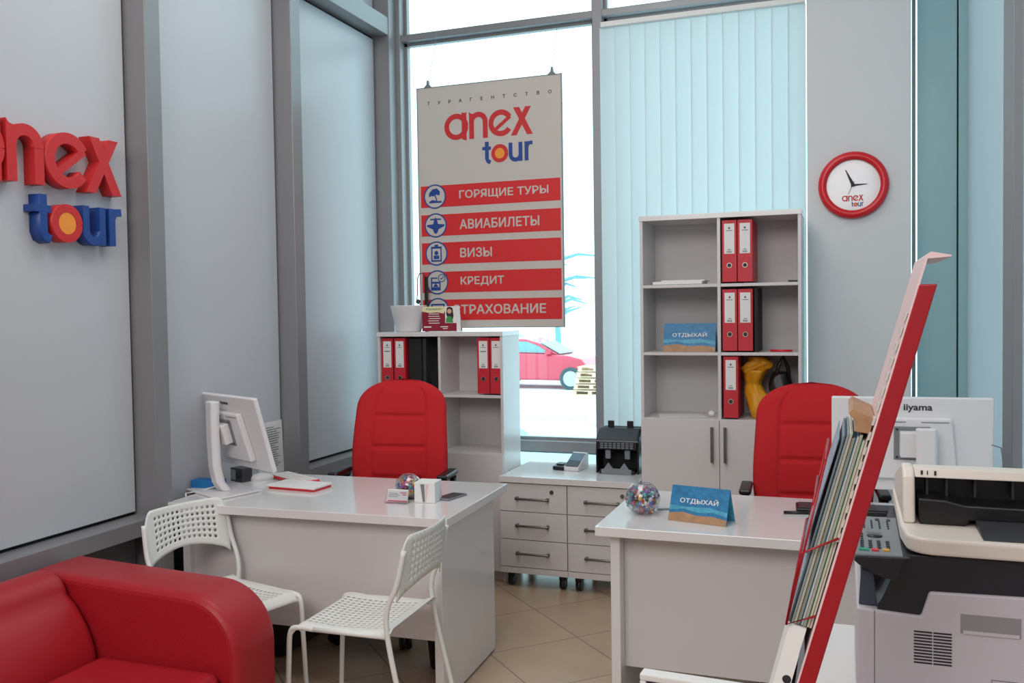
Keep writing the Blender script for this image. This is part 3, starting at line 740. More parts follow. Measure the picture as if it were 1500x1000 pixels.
# ------------------------------------------------------------------ OFFICE CHAIRS
def office_chair(label):
    r = thing('office_chair', label, 'chair', (0, 0, 0), 0, 'red office chairs')
    # faces -Y ; backrest at +Y
    def groove(u, v):
        d = 0
        x = (u - .5) * 2
        for zz in (.30, .52, .74): d += math.exp(-((v - zz) / .012) ** 2) * (1 if abs(x) < .56 else 0)
        for xx in (-.56, .56): d += .8 * math.exp(-((x - xx) / .03) ** 2) * (1 if .06 < v < .93 else 0)
        return min(d, 1)
    def halfw(v):
        w = .225 + .035 * math.sin(min(v, .55) / .55 * PI * .5) - .045 * max(0, v - .35)
        if v > .78: w *= math.sqrt(max(0, 1 - ((v - .78) / .22) ** 2.6)) * .995 + .005
        if v < .08: w *= .90 + .1 * v / .08
        return w
    def surf(side):
        def f(u, v):
            vv = v ** .8 if False else v
            z = .50 + .70 * (1 - (1 - vv) ** 1.0)
            w = halfw(vv); x = (u - .5) * 2
            # arch the cross-section thickness toward the rim
            e = max(0, 1 - abs(x) ** 4) ** .5 * min(1, ((1 - vv) / .10)) ** .5 * min(1, (vv + .02) / .06) ** .5
            curve = .05 * math.sin(vv * PI * .9) * -1 + .10 * vv
            y = curve + side * .042 * e
            if side < 0: y += .011 * groove(u, vv) + .03 * (1 - x * x) * .6
            else: y += .03 * (1 - x * x) * .6
            return (x * w, y, z)
        return f
    b = B(); b.grid(64, 84, surf(-1)); b.grid(64, 84, surf(1))
    for k, sd in enumerate(()): pass
    part('backrest', b, 'red_fab', r, merge=True)
    b = B(); n = 36
    def seat(side):
        def f(u, v):
            a = 2 * PI * u; rr = v
            x = .25 * rr * abs(math.cos(a)) ** .55 * (1 if math.cos(a) > 0 else -1); y = .235 * rr * abs(math.sin(a)) ** .55 * (1 if math.sin(a) > 0 else -1)
            return (x, y - .22, .46 + side * .045 * (1 - v ** 6) ** .5)
        return f
    b.grid(48, 14, seat(1)); b.grid(48, 14, seat(-1))
    part('seat', b, 'red_fab', r, merge=True)
    for s in (-1, 1):
        x = .275 * s
        arm = part('armrest', B().tube([(x * .75, -.10, .44), (x * 1.02, -.11, .45), (x * 1.06, -.13, .52), (x * 1.06, -.10, .62), (x * 1.04, -.02, .705), (x * 1.02, .01, .725), (x * 1.02, -.06, .735), (x * 1.02, -.16, .735), (x * 1.03, -.215, .705), (x * 1.05, -.225, .62), (x * 1.05, -.235, .50), (x * 1.02, -.25, .45), (x * .75, -.25, .44)],
                                      .017, 10), 'black', r)
        part('arm_pad', B().box(x * 1.02 - .026, x * 1.02 + .026, -.205, .01, .732, .758), 'black', arm, bevel=.010, seg=3)
    part('back_bracket', B().tube([(0, -.1, .40), (0, .06, .42), (0, .105, .50), (0, .075, .62)], .022, 10), 'black', r)
    part('mechanism', B().box(-.09, .09, -.32, -.10, .385, .415), 'black', r, bevel=.01)
    part('gas_lift', B().lathe([(.03, .09), (.03, .25), (.022, .26), (.022, .39)], (0, -.21, 0), 20), 'black', r)
    base = B()
    for k in range(5):
        a = 2 * PI * k / 5 + .3; c, s_ = math.cos(a), math.sin(a)
        base.tube([(0, -.21, .115), (.15 * c, -.21 + .15 * s_, .105), (.29 * c, -.21 + .29 * s_, .075)], [.03, .024, .016], 8)
    part('star_base', base, 'black', r)
    for k in range(5):
        a = 2 * PI * k / 5 + .3; c, s_ = math.cos(a), math.sin(a); p = Vector((.29 * c, -.21 + .29 * s_, .03)); t = Vector((-s_, c, 0))
        q = B(); q.cyl(p + t * .006, p + t * .024, .029, 16); q.cyl(p - t * .024, p - t * .006, .029, 16); q.cyl(p + Vector((0, 0, .0)), p + Vector((0, 0, .05)), .007, 8)
        part('caster', q, 'black', r)
    return r
oc = office_chair('red upholstered office chair with black armrests behind the left desk')
oc.location = (-2.12, 4.12, 0); oc.rotation_euler.z = R(8)
dup(oc, (-.135, 4.22, 0), R(3), 'red upholstered office chair with black armrests behind the right desk')

# ------------------------------------------------------------------ PERFORATED CHAIRS
def perf(b, nu, nv, f, mu, mv, hole=.3):
    """grid of nu x nv cells; cells inside the margin get a round hole"""
    cache = {}
    def V(a, c):
        k = (round(a, 6), round(c, 6))
        if k not in cache: cache[k] = b.v(f(a, c))
        return cache[k]
    for j in range(nv):
        for i in range(nu):
            o = [(i, j), (i + .5, j), (i + 1, j), (i + 1, j + .5), (i + 1, j + 1), (i + .5, j + 1), (i, j + 1), (i, j + .5)]
            O = [V(x / nu, y / nv) for x, y in o]
            if mu <= i < nu - mu and mv <= j < nv - mv:
                I = [b.v(f((i + .5 + hole * math.cos(R(225 + 45 * k))) / nu, (j + .5 + hole * math.sin(R(225 + 45 * k))) / nv)) for k in range(8)]
                for k in range(8): b.face([O[k], O[(k + 1) % 8], I[(k + 1) % 8], I[k]], True)
            else: b.face(O, True)
def metal_chair(label, group='white perforated metal chairs'):
    r = thing('metal_chair', label, 'chair', (0, 0, 0), 0, group)
    # faces -Y; backrest at +Y. seat ~.42 x .40
    def seat(u, v):   # v 0 front .. 1 back
        x = (u - .5) * .40; y = -.20 + .40 * v
        z = .452 - .016 * math.sin(PI * min(1, max(0, v))) * (1 - (2 * u - 1) ** 4)
        if v < .12: t = (.12 - v) / .12; z -= .035 * t ** 1.6; y += .012 * t
        if v > .9: z += .012 * (v - .9) / .1
        ed = abs(2 * u - 1)
        if ed > .9: z -= .012 * (ed - .9) / .1
        return (x, y, z)
    b = B(); perf(b, 17, 17, seat, 2, 2, .27)
    part('seat', b, 'wmetal', r, solid=.003)
    def back(u, v):
        x = (u - .5) * 2
        top = .785 - .05 * max(0, (abs(x) - .80) / .20) ** 2.2; bot = .578 + .036 * (1 - min(1, abs(x) / .88) ** 2) - .02 * max(0, (abs(x) - .88) / .12)
        z = bot + (top - bot) * v
        y = .225 + .035 * (1 - x * x) + .13 * (z - .6)
        return (x * .190, y, z)
    b = B(); perf(b, 17, 8, back, 2, 1, .27)
    part('backrest', b, 'wmetal', r, solid=.004)
    def bez(p, n=5):
        out = []
        P = [Vector(q) for q in p]
        for i in range(len(P) - 1):
            p0, p1, p2, p3 = P[max(i - 1, 0)], P[i], P[i + 1], P[min(i + 2, len(P) - 1)]
            for k in range(n):
                t = k / n; out.append(.5 * ((2 * p1) + (-p0 + p2) * t + (2 * p0 - 5 * p1 + 4 * p2 - p3) * t * t + (-p0 + 3 * p1 - 3 * p2 + p3) * t ** 3))
        out.append(P[-1]); return out
    for s in (-1, 1):
        part('leg', B().tube(bez([(s * .198, -.215, .01), (s * .196, -.20, .30), (s * .195, -.192, .415), (s * .193, -.165, .438), (s * .193, -.10, .437)]), .0095, 10), 'wmetal', r)
        part('leg', B().tube(bez([(s * .205, .285, .01), (s * .2, .215, .30), (s * .197, .185, .46), (s * .196, .190, .54), (s * .196, .225, .62), (s * .190, .25, .735)]), .0095, 10), 'wmetal', r)
        part('seat_rail', B().tube([(s * .193, -.12, .437), (s * .195, .19, .437)], .009, 8), 'wmetal', r)
    part('crossbar', B().tube([(-.193, -.15, .432), (.193, -.15, .432)], .008, 8), 'wmetal', r)
    q = B()
    for x, y in ((.198, -.215), (-.198, -.215), (.205, .285), (-.205, .285)): q.cyl((x, y, 0), (x, y, .03), .012, 10)
    part('foot_caps', q, 'grey', r)
    return r
mc = metal_chair('white perforated metal chair in front of the left desk, facing the sofa')
mc.location = (-1.655, 2.915, 0); mc.rotation_euler.z = R(-88)
dup(mc, (-2.245, 2.90, 0), R(75), 'white perforated metal chair beside the left wall, behind the sofa arm')
ds2 = thing('display_stand', 'white-rimmed dark display board standing before the right desk at bottom edge', 'display stand', (-.36, 2.25, 0), R(-4))
part('board', B().box(-.115, .115, -.006, .012, .10, .60), mat('board_dark_purple', (30, 24, 60), .3), ds2)
q = B(); q.box(-.13, .13, -.012, .030, .60, .618); q.box(-.13, -.113, -.012, .030, .08, .60); q.box(.113, .13, -.012, .030, .08, .60); q.box(-.13, .13, -.012, .030, .08, .10)
part('rim', q, 'paper', ds2, bevel=.004)
part('base', B().box(-.11, .11, -.10, .10, 0, .012), 'mon', ds2, bevel=.003)
part('support', B().box(-.02, .02, .0, .018, .012, .085), 'mon', ds2, bevel=.002)

# ------------------------------------------------------------------ SOFA
sf = thing('sofa', 'red leatherette sofa with rounded arm against the left wall', 'sofa', (-2.25, 1.9, 0))
k = dict(world=True)
def arm_prof():
    P = [(-2.67, .06), (-2.67, .60)] + [(-2.61 + .06 * math.cos(R(a)), .612 + .06 * math.sin(R(a))) for a in range(180, 90, -15)]
    c = (-1.995, .45); rr = .195
    P += [(c[0] + rr * math.cos(R(a)) , c[1] + rr * math.sin(R(a))) for a in range(88, -1, -8)]
    P += [(-1.80, .06)]
    return P
def sofa_arm(y0, y1): return B().prism(arm_prof(), y0, y1, 'y', True)
part('armrest', sofa_arm(2.36, 2.58), 'red_lea', sf, bevel=.028, seg=4, **k)
part('armrest', sofa_arm(.60, .82), 'red_lea', sf, bevel=.028, seg=4, **k)
bp = [(-2.67, .10), (-2.35, .10), (-2.335, .38)] + [(-2.335 - .12 * (k / 8) ** 2, .38 + .24 * k / 8) for k in range(1, 8)] + [(-2.545 + .09 * math.cos(R(a)), .60 + .09 * math.sin(R(a))) for a in range(10, 181, 12)] + [(-2.67, .55)]
for a, b in ((.825, 1.58), (1.585, 2.355)):
    part('back_cushion', B().prism(bp, a, b, 'y', True), 'red_lea', sf, bevel=.045, seg=5, **k)
    part('seat_cushion', B().box(-2.34, -1.85, a, b, .24, .415), 'red_lea', sf, bevel=.035, seg=4, **k)
part('base', B().box(-2.66, -1.86, .82, 2.36, .08, .24), 'red_lea', sf, bevel=.01, **k)
q = B()
for x in (-2.6, -1.88):
    for y in (.7, 2.47): q.cyl((x, y, 0), (x, y, .08), .022, 14)
part('feet', q, 'black', sf, **k)

# ------------------------------------------------------------------ LEFT DESK ITEMS
ZD = .7505
def candy_bowl(label, loc, rad, glabel, n=80):
    r = thing('glass_bowl', label, 'bowl', loc)
    prof = []
    for k in range(14):
        a = R(-62 + k * 9.6); prof.append((rad * math.cos(a), rad * .92 + rad * .95 * math.sin(a)))
    prof = [(0, prof[0][1] - .001)] + prof
    inner = [(p[0] - .002, p[1] + .001) for p in prof[1:][::-1]] + [(0, prof[0][1] + .003)]
    zmin = prof[0][1]
    prof = [(a, h - zmin + .0) for a, h in prof]; inner = [(a, h - zmin + .002) for a, h in inner]
    part('bowl', B().lathe(prof + inner, (0, 0, 0), 36), 'bowl', r)
    part('rim', B().tube([(prof[-1][0] * math.cos(2 * PI * q / 32), prof[-1][0] * math.sin(2 * PI * q / 32), prof[-1][1]) for q in range(32)], .0018, 6, closed=True), 'acrylic', r)
    cols = [(150, 60, 170), (220, 60, 60), (230, 130, 60), (60, 110, 190), (225, 215, 220), (200, 70, 130), (90, 60, 140), (70, 170, 180), (235, 190, 90)]
    protos = []
    for c in cols:
        b = B(); b.ball((0, 0, 0), .0095, 8, 1.2, 1, .8)
        for s in (-1, 1): b.lathe([(.001, 0), (.006, s * .009), (.001, s * .009)], (s * .010, 0, 0), 8, 'x')
        me = bpy.data.meshes.new('candy'); bmesh.ops.recalc_face_normals(b.bm, faces=b.bm.faces); b.bm.to_mesh(me); b.bm.free()
        me.materials.append(mat('wrapper_%d_%d_%d' % c, c, .25, metal=.15)); protos.append(me)
    cz = rad * .92 - zmin
    for k in range(n):
        for _ in range(60):
            x, y = random.uniform(-1, 1), random.uniform(-1, 1); z = random.uniform(-.74, .40)
            q = math.sqrt(x * x + y * y + z * z)
            if .0 < q < .80 and (q > .55 or z > .2): break
        o = link('wrapped_candy', random.choice(protos)); o.location = (loc[0] + x * rad, loc[1] + y * rad, loc[2] + cz + z * rad)
        o.rotation_euler = (random.random() * 6, random.random() * 6, random.random() * 6)
        tag(o, glabel, 'candy', glabel.replace('small ', ''))
candy_bowl('round glass bowl of wrapped candies on the left desk', (-1.745, 3.47, ZD), .058, 'small wrapped candy in the glass bowl on the left desk')
candy_bowl('round glass bowl of wrapped candies on the right desk', (-.735, 3.46, ZD), .068, 'small wrapped candy in the glass bowl on the right desk', 110)
# business cards holder in front
bh = thing('card_holder', 'clear stand with white business cards before the left desk bowl', 'card holder', (-1.745, 3.365, ZD), R(2))
part('holder', B().prism([(-.02, 0), (.03, 0), (.03, .004), (-.012, .004), (.006, .05), (.002, .052), (-.022, .004)], -.05, .05, 'x'), 'acrylic', bh)
T = Matrix.Translation((0, -.008, .006)) @ Matrix.Rotation(R(-18), 4, 'X') @ frame_back(0, 0, 0)
cd = part('cards', B(T).box(-.046, .046, 0, .052, -.008, 0), 'paper', bh)
q = B(T); q.box(.012, .040, .036, .040, 0, .0005); q.box(.022, .040, .028, .032, 0, .0005)
part('red_print', q, 'logo_red', cd)
q = B(T); q.box(-.04, .0, .034, .036, 0, .0005); q.box(-.04, .01, .027, .029, 0, .0005); q.box(-.04, -.0, .020, .022, 0, .0005)
part('grey_print', q, 'print', cd)
part('base_strip', B(T).box(-.04, .046, .001, .006, 0, .0006), 'red_plastic', cd)
# white mug-printed box
nb = thing('paper_box', 'white paper box with grey and red stripe beside the candy bowl', 'box', (-1.64, 3.44, ZD), R(6))
part('box', B().box(-.045, .045, -.045, .045, 0, .085), 'paper', nb, bevel=.002)
part('stripe', B(frame_back(0, -.0452, 0)).prism([(-.018, .078), (.0, .078), (.002, .004), (-.008, .004)], 0, .0005, 'z'), 'grey', nb)
part('stripe', B(frame_back(0, -.0452, 0)).prism([(.004, .078), (.018, .078), (.008, .004), (.003, .004)], 0, .0005, 'z'), 'pink', nb)
ph = thing('smartphone', 'grey smartphone lying flat behind the paper box on the left desk', 'phone', (-1.575, 3.53, ZD), R(-12))
part('body', B().box(-.035, .035, -.07, .07, 0, .008), 'grey', ph, bevel=.003)
part('screen', B().box(-.032, .032, -.06, .06, .0078, .0086), 'dgrey', ph)
# laptop / folder stack
nt_ = thing('notebook', 'red-edged white notebook lying on the left desk right of the monitor', 'notebook', (-2.33, 3.54, ZD), R(-4))
part('cover', B().box(-.125, .125, -.065, .065, 0, .010), 'red_plastic', nt_, bevel=.002)
part('pages', B().box(-.130, .127, -.070, .069, .0102, .020), 'paper', nt_, bevel=.002)
kb_ = thing('keyboard', 'slim red-backed white keyboard lying near the monitor foot', 'keyboard', (-2.47, 3.70, ZD), R(-28))
part('body', B().box(-.15, .15, -.055, .055, 0, .014), 'red_plastic', kb_, bevel=.003)
q = B()
for j in range(4):
    for i in range(12): q.box(-.143 + i * .024, -.122 + i * .024, -.048 + j * .025, -.027 + j * .025, .014, .018)
part('keys', q, 'paper', kb_)
ms = thing('computer_mouse', 'small white mouse beside the monitor on the left desk', 'mouse', (-2.62, 3.66, ZD), R(-50))
part('shell', B().ball((0, 0, .008), .03, 16, 1.1, 1.9, .85), 'mon', ms)
rd = thing('desk_radio', 'small black and silver box behind the monitor column', 'device', (-2.70, 3.61, ZD), R(-15))
part('body', B().box(-.045, .045, -.03, .03, 0, .065), 'dgrey', rd, bevel=.005)
part('face', B().box(-.04, -.005, -.032, -.029, .008, .057), 'grey', rd, bevel=.002)
part('knob', B().cyl((.02, -.037, .032), (.02, -.03, .032), .013, 16), 'black', rd)
solo('tissue_box', B().box(-.07, .07, -.035, .035, 0, .045), 'cloth_bl', 'bright blue box lying behind the monitor foot near the wall', 'box', bevel=.004).location = (-2.722, 3.40, ZD)
bpy.context.scene.objects['tissue_box'].rotation_euler.z = R(8)
solo('power_cable', B().tube([(-2.62, 3.34, ZD + .03), (-2.66, 3.36, ZD + .02), (-2.71, 3.33, ZD + .006), (-2.735, 3.26, ZD + .005), (-2.70, 3.22, ZD + .005)], .004, 6), 'cable', 'white cable curling on the desk around the monitor foot', 'cable')
# paper on wall
wp = thing('paper_notice', 'white printed sheet taped to the left wall behind the monitor', 'notice', (WX, 4.0, .85))
b = B(); b.grid(8, 10, lambda u, v: (WX + .004 + .006 * math.sin(3 * u) * (1 - v), 3.88 + .21 * u + .012 * (1 - v) * u, .71 + .275 * v))
part('sheet', b, 'paper', wp, world=True)
q = B()
for k in range(18):
    l = .10 if k in (0, 8) else random.uniform(.12, .17); q.box(WX + .0125, WX + .0130, 3.905, 3.905 + l, .955 - k * .012, .9585 - k * .012)
part('text_lines', q, 'print', wp, world=True)
# under-desk things
pc = thing('computer_tower', 'black computer tower on the floor at left under the left desk', 'computer', (-2.45, 3.62, 0))
part('case', B().box(-.09, .09, -.2, .2, .01, .42), 'black', pc, bevel=.006)
part('front_bezel', B().box(-.085, .085, .2, .212, .02, .41), 'dgrey', pc, bevel=.004)
wb = thing('waste_bin', 'black waste bin under the right end of the left desk', 'bin', (-1.62, 3.60, 0))
part('bin', B().lathe([(0, .0), (.09, .0), (.115, .26), (.12, .265), (.11, .262), (.085, .01), (0, .01)], (0, 0, 0), 28), 'black_m', wb)

# ------------------------------------------------------------------ RIGHT DESK ITEMS
tent_card('blue seascape tent card standing on the right desk beside the bowl', (-.502, 3.40, ZD), R(-13), .225, .125, .10)
solo('silver_wrapper', B(Matrix.Rotation(.4, 4, 'Z')).box(-.03, .03, -.012, .012, 0, .003), 'grey', 'small grey card lying behind the candy bowl, right desk', 'card').location = (-.665, 3.55, ZD)
solo('document_stack', B(Matrix.Rotation(.1, 4, 'Z')).box(-.105, .105, -.14, .14, 0, .012), 'paper', 'stack of pale documents on the right desk below the monitor', 'papers', bevel=.002).location = (.10, 3.36, ZD)
solo('black_pen', B().cyl((-.22, 3.60, ZD + .006), (-.11, 3.62, ZD + .006), .006, 8), 'black', 'black pen lying on the right desk just left of the brochure rack', 'pen')
kb2 = thing('desk_keyboard', 'black keyboard edge on the right desk behind the rack', 'keyboard', (.02, 3.70, ZD), R(4))
part('body', B().box(-.2, .2, -.06, .06, 0, .018), 'black', kb2, bevel=.004)
part('keys', B().box(-.19, .19, -.05, .05, .018, .022), 'dgrey', kb2, bevel=.001)
solo('black_cable', B().tube([(.50, 3.42, ZD + .005), (.505, 3.45, .85), (.51, 3.5, 1.0), (.50, 3.47, 1.05), (.47, 3.46, 1.06)], .0022, 6), 'grey', 'thin cable rising beside the right monitor', 'cable')

# ------------------------------------------------------------------ PRINTER AND ITS TABLE
pt = thing('printer_table', 'white low table carrying the large multifunction printer', 'table', (.26, 2.05, 0))
k = dict(world=True)
part('tabletop', B().box(-.075, .595, 1.70, 2.385, .715, .7495), 'lam', pt, bevel=.002, **k)
for x in (-.055, .555): part('side_panel', B().box(x, x + .02, 1.74, 2.34, 0, .715), 'lam_d', pt, bevel=.001, **k)
part('shelf', B().box(-.035, .555, 1.76, 2.33, .3, .318), 'lam_d', pt, bevel=.001, **k)
pr = thing('multifunction_printer', 'large beige and black multifunction printer with key panel and document feeder', 'printer', (.28, 2.02, .75))
Y0, Y1 = 1.8, 2.23; XR = .56
body = [(.02, .752), (.02, .978), (.13, .972), (.144, 1.018), (XR, 1.027), (XR, .752)]
bo = part('body', B().prism(body, Y0, Y1, 'y'), 'prn', pr, bevel=.004, **k)
part('dark_upper_body', B().prism([(.055, .974), (.13, .970), (.146, 1.016), (XR, 1.025), (XR, 1.088), (.095, 1.082), (.082, 1.04)], Y0 + .006, Y1 - .01, 'y'), 'prn_d', pr, bevel=.002, **k)
part('output_tray', B().box(.03, .135, Y0 + .14, Y1 - .02, .976, 1.035), 'black', pr, bevel=.002, **k)
part('tray_wall', B().prism([(.024, .978), (.028, 1.045), (.05, 1.04), (.056, .978)], Y0 + .02, Y0 + .03, 'y'), mat('tray_blue_grey', (62, 70, 88), .4), pr, bevel=.001, **k)
part('key_panel_base', B().prism([(.015, 1.07), (.024, 1.062), (.055, 1.045), (.09, 1.035), (.10, 1.075), (.114, 1.081), (.018, 1.078)], Y0 - .015, Y0 + .30, 'y'), 'prn_d', pr, bevel=.002, **k)
kp = part('key_panel', B().prism([(.0165, Y0 - .014), (.1, Y0 - .012), (.104, Y0 + .31), (.034, Y0 + .29)], 1.078, 1.0835, 'z'), 'kpanel', pr, bevel=.002, **k)
q = B(); zk = 1.0835
def key(q, x, y, w=.007, d=.011): q.box(x - w / 2, x + w / 2, y - d / 2, y + d / 2, zk - .001, zk + .0022)
for i, x in enumerate((.027, .042, .057, .073)):
    for j in range(4): key(q, x + .0035, 1.835 + j * .016, .0065, .010); 
    if i in (0, 1, 2, 3):
        for j in range(4): key(q, x + .010, 2.00 + j * .020 , .0035, .012)
for j in range(3): key(q, .031, 1.90 + j * .022, .005, .013)
key(q, .064, 2.075, .008, .014); key(q, .086, 2.075, .008, .014)
part('keys', q, 'keys', kp, bevel=.0006, **k)
part('dial_key', B().lathe([(0, 0), (.0145, 0), (.0145, .003), (0, .004)], (.055, 1.928, zk - .001), 24), 'keys', kp, **k)
part('display', B().box(.04, .068, 1.955, 1.99, zk - .001, zk + .0012), 'grey', kp, **k)
part('green_key', B().box(.024, .042, 1.808, 1.822, zk - .001, zk + .003), 'green', kp, bevel=.001, label='green key', **k)
part('red_key', B().box(.047, .059, 1.808, 1.822, zk - .001, zk + .003), 'redk', kp, bevel=.001, label='red key', **k)
part('yellow_key', B().box(.066, .078, 1.812, 1.824, zk - .001, zk + .003), 'yel', kp, bevel=.001, label='yellow key', **k)
# lid slab with rounded near-left corner
lidP = [(.104, 2.28), (.1, 1.90)] + [(.155 + .05 * math.cos(R(a)), 1.835 + .05 * math.sin(R(a))) for a in range(180, 271, 15)] + [(XR, 1.78), (XR, 2.28)]
part('scanner_lid', B().prism(lidP, 1.088, 1.118, 'z'), 'prn_l', pr, bevel=.006, seg=3, **k)
part('feeder_end_cap', B().prism([(1.905, 1.118), (1.925, 1.205), (1.945, 1.222), (1.99, 1.222), (2.22, 1.165), (2.24, 1.118)], .106, .128, 'x'), 'prn_l', pr, bevel=.006, seg=3, **k)
part('feeder_cover', B().prism([(1.935, 1.203), (1.945, 1.220), (1.99, 1.220), (2.21, 1.165), (2.21, 1.150), (1.99, 1.203)], .128, XR - .01, 'x'), 'prn_l', pr, bevel=.003, **k)
part('feeder_throat', B().prism([(1.99, 1.119), (1.99, 1.204), (2.2, 1.155), (2.2, 1.119)], .13, XR - .015, 'x'), 'black', pr, **k)
q = B()
for x in (.15, .185, .235, .30, .36): q.box(x, x + .004, 1.955, 1.99, 1.165, 1.204)
part('feeder_ribs', q, 'dgrey', pr, **k)
part('document_tray', B().prism([(.134, 1.1185), (.134, 1.168), (.18, 1.166), (.215, 1.158), (XR - .03, 1.156), (XR - .03, 1.13), (.222, 1.13), (.215, 1.1185)], 1.905, 1.99, 'y'), 'black', pr, bevel=.003, **k)
part('exit_tray', B().prism([(1.80, 1.119), (1.90, 1.132), (1.91, 1.132), (1.91, 1.1185), (1.80, 1.1185)], .232, XR - .03, 'x'), 'dgrey', pr, bevel=.001, **k)
text('feeder_symbols', '⎙  ↥    ⎘', 'dgrey', pr, frame_back(.14, 1.936, 1.207), w=.03, h=.009) if False else None
q = B(frame_back(0, 1.9365, 0)); q.box(.139, .143, 1.209, 1.217, 0, .001); q.box(.150, .152, 1.209, 1.217, 0, .001); q.box(.163, .167, 1.208, 1.217, 0, .001)
part('feeder_marks', q, 'dgrey', pr, **k)
F = frame_back(0, Y0 - .0001, 0); q = B(F)
for j in range(11):
    z = .885 + j * .0057
    for (a, b) in ((.118, .1485), (.1505, .181)): q.box(a, b, z, z + .0028, 0, .0006)
part('vent_grille', q, 'ink', bo, **k)
g = mat('recess_shade', (150, 146, 150), .5)
hr = part('handle_recess', B(F).box(.195, .292, .948, .983, 0, .0006), g, bo, **k)
part('recess_lip', B(F).box(.199, .289, .948, .954, .0004, .003), 'prn', hr, **k)
q = B(F); q.box(.0505, .0515, .752, .975, 0, .0005); q.box(.245, .30, .868, .8688, 0, .0005); q.box(.245, .2458, .80, .868, 0, .0005)
part('panel_seams', q, 'dgrey', bo, **k)

# ------------------------------------------------------------------ BROCHURE RACK
DX = .279  # lean: dx per dz
rk = thing('brochure_rack', 'leaning red brochure rack holding a thick bundle of leaflets', 'rack', (-.33, 1.42, 0))
YN, YF = 1.3, 1.53
rx = lambda z: -.060 + (z - 1.024) * DX     # left face of the red panel
def slab(o0, o1, z0, z1, y0, y1, zs=0):
    return B().prism([(rx(z0) + o0, z0), (rx(z0) + o1, z0), (rx(z1) + o1, z1), (rx(z1) + o0, z1)], y0, y1, 'y')
part('red_panel', slab(.0, .022, .0, 1.567, YN, YF), 'red_stand', rk, bevel=.002, **k)
b = B().prism([(rx(.6) - .0025, .6), (rx(.6) - .0005, .6), (rx(1.606) - .0005, 1.600), (.130, 1.602), (.130, 1.604), (rx(1.612) + .002, 1.609), (rx(1.606) - .0025, 1.604)], YN + .001, YF - .02, 'y')
part('backing_sheet', b, 'pink', rk, label='pale pink backing sheet with bent upper lip', **k)
q = B()
for j in range(16):
    z = 1.22 + j * .02; q.prism([(rx(z) - .006, z), (rx(z) - .0028, z), (rx(z + .01) - .0028, z + .01), (rx(z + .01) - .006, z + .01)], YN + .004, YN + .03, 'y')
part('binding_coil', q, 'poster', rk, **k)
fr = B()
def P(o, z, y): return (rx(z) + o, y, z)
ya, yb_ = YN + .004, YF - .008
for y in (ya, yb_):
    fr.tube([P(-.004, 1.115, y), P(-.038, 1.100, y), P(-.047, 1.20, y), P(-.004, 1.225, y)], .0018, 6)
    fr.tube([P(-.038, 1.100, y), P(-.050, 1.33, y)], .0018, 6)
for z, o in ((1.100, -.038), (1.14, -.0417), (1.20, -.047), (1.27, -.049), (1.33, -.050)): fr.tube([P(o, z, ya), P(o, z, yb_)], .0018, 6)
part('pocket_frame', fr, 'red_stand', rk, label='thin red wire pocket frame', **k)
fr = B()
for y in (ya, yb_):
    fr.tube([P(-.004, .76, y), P(-.036, .75, y), P(-.040, .86, y), P(-.004, .875, y)], .0018, 6)
for z in (.75, .86): fr.tube([P(-.038, z, ya), P(-.038, z, yb_)], .0018, 6)
part('pocket_frame', fr, 'red_stand', rk, **k)
# brochures: thin A4 slabs fanned in the pocket
def brochure(o0, th, z0, h, cover, lab, lean=0, y0=YN + .012, pages='page', fold=0, grp=None):
    r = thing('brochure', lab, 'brochure', (rx(z0) + o0, y0, z0), 0, grp)
    def q(a, b): return B().prism([(rx(z0) + a, z0), (rx(z0) + b, z0), (rx(z0 + h) + b + lean, z0 + h), (rx(z0 + h) + a + lean, z0 + h)], y0, y0 + .21, 'y')
    part('pages', q(o0 + .0005, o0 + th - .0005), pages, r, **k)
    part('cover', q(o0, o0 + .0008), cover, r, **k)
    return r
gp = 'grey-edged brochures standing in the rack pocket'
cols = ['pale', 'logo_blue', 'paper', 'sand', 'sea', 'paper', 'greenp', 'cream']
pgs = [mat('page_edge_%d' % i, c, .6, var=.12, vscale=60) for i, c in enumerate(((96, 108, 100), (140, 150, 138), (168, 172, 160), (124, 136, 126), (178, 182, 170), (152, 160, 146), (186, 184, 172), (196, 192, 182)))]
off = -.0365
for i in range(8):
    th = (.0035, .0045, .004, .005, .0045, .004, .0045, .0035)[i]
    brochure(off, th - .0004, 1.102 - .001 * i, .262 + .003 * (i % 3), cols[i], 'thick brochure with grey page edges in the rack pocket', pages=pgs[i], grp=gp, lean=.0)
    off += th
brochure(-.0440, .0018, 1.19, .17, 'pale', 'front leaflet with pale blue cover leaning out of the rack', lean=.002, pages='pale')
b = B()
b.prism([(rx(1.385) - .036, 1.395), (rx(1.385) - .030, 1.401), (rx(1.39) - .004, 1.388), (rx(1.366) - .004, 1.367), (rx(1.366) - .024, 1.370), (rx(1.378) - .022, 1.380)], YN + .014, YN + .20, 'y')
solo('curled_leaflet', b, 'sand', 'curled pinkish-tan leaflet on top of the brochure bundle', 'leaflet', bevel=.001)
wbk = thing('white_brochure', 'white brochure with a black emblem in the rack below the bundle', 'brochure', (-.14, 1.32, .80))
part('cover', B().prism([(rx(.8) - .028, .80), (rx(.8) - .006, .80), (rx(1.094) - .010, 1.094), (rx(1.100) - .034, 1.100)], YN + .008, YN + .21, 'y'), 'paper', wbk, **k)
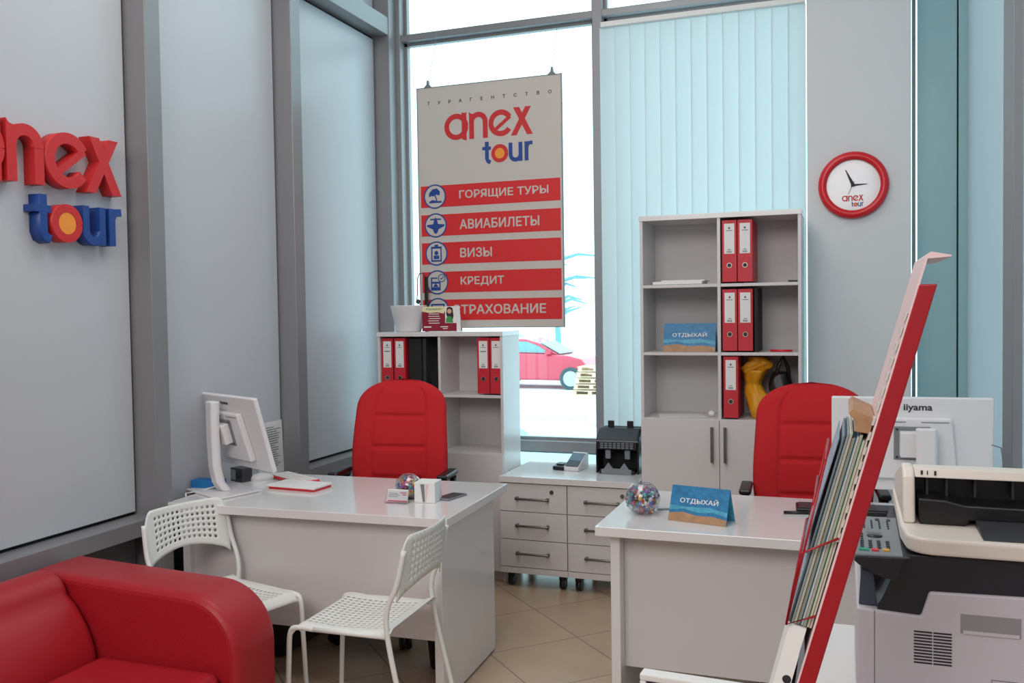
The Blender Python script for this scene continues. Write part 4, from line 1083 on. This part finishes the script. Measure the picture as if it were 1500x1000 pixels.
F = frame_back(0, YN + .0078, 0); q = B(F); q.disc((-.077, 1.021), .006, 0, .0006, 24); part('emblem', q, 'ink', wbk, **k)
q = B(F); q.prism([(-.066, 1.015), (-.062, 1.015), (-.053, 1.05), (-.053, 1.085), (-.060, 1.06)], 0, .0006, 'z'); part('emblem_streak', q, 'grey', wbk, **k)

# ------------------------------------------------------------------ LIGHT, WORLD, CAMERA
def area(name, loc, rot, sx, sy, e, col):
    l = bpy.data.lights.new(name, 'AREA'); l.shape = 'RECTANGLE'; l.size = sx; l.size_y = sy; l.energy = e; l.color = col
    o = bpy.data.objects.new(name, l); COL.objects.link(o); o.location = loc; o.rotation_euler = rot; return o
area('overhead_fill', (-1.3, 2.6, 4.1), (0, 0, 0), 1.6, 2.2, 40, (1, .94, .89))  # added warm interior fill from above, not an actual ceiling fixture
area('rear_fill', (-1.0, -1.6, 3.5), (R(52), 0, R(8)), 2.6, 1.8, 100, (1, .935, .90))  # added soft fill behind the camera, brightens the surfaces facing it
w = bpy.data.worlds.new('World'); SC.world = w; w.use_nodes = True
bg = w.node_tree.nodes['Background']; bg.inputs[0].default_value = (.66, .92, 1.0, 1); bg.inputs[1].default_value = 2.8
cam = bpy.data.cameras.new('Camera'); co = bpy.data.objects.new('Camera', cam); COL.objects.link(co); SC.camera = co
cam.sensor_width = 36; cam.lens = 1335 / 1500 * 36; cam.clip_start = .05; cam.clip_end = 200
vy = Vector((1237 - 750, -(448 - 500), -1335)).normalized(); vx = -Vector((-2950 - 750, -(510 - 500), -1335))
X = (vx - vy * vx.dot(vy)).normalized(); Z = X.cross(vy)
co.matrix_world = Matrix.Translation((0, 0, 1.54)) @ Matrix((X, vy, Z)).to_4x4()
SC.view_settings.view_transform = 'Standard'; SC.view_settings.look = 'None'; SC.view_settings.exposure = 0; SC.view_settings.gamma = 1
SC.cycles.max_bounces = 10; SC.cycles.transparent_max_bounces = 24; SC.cycles.use_denoising = True
SC.cycles.sample_clamp_indirect = 6
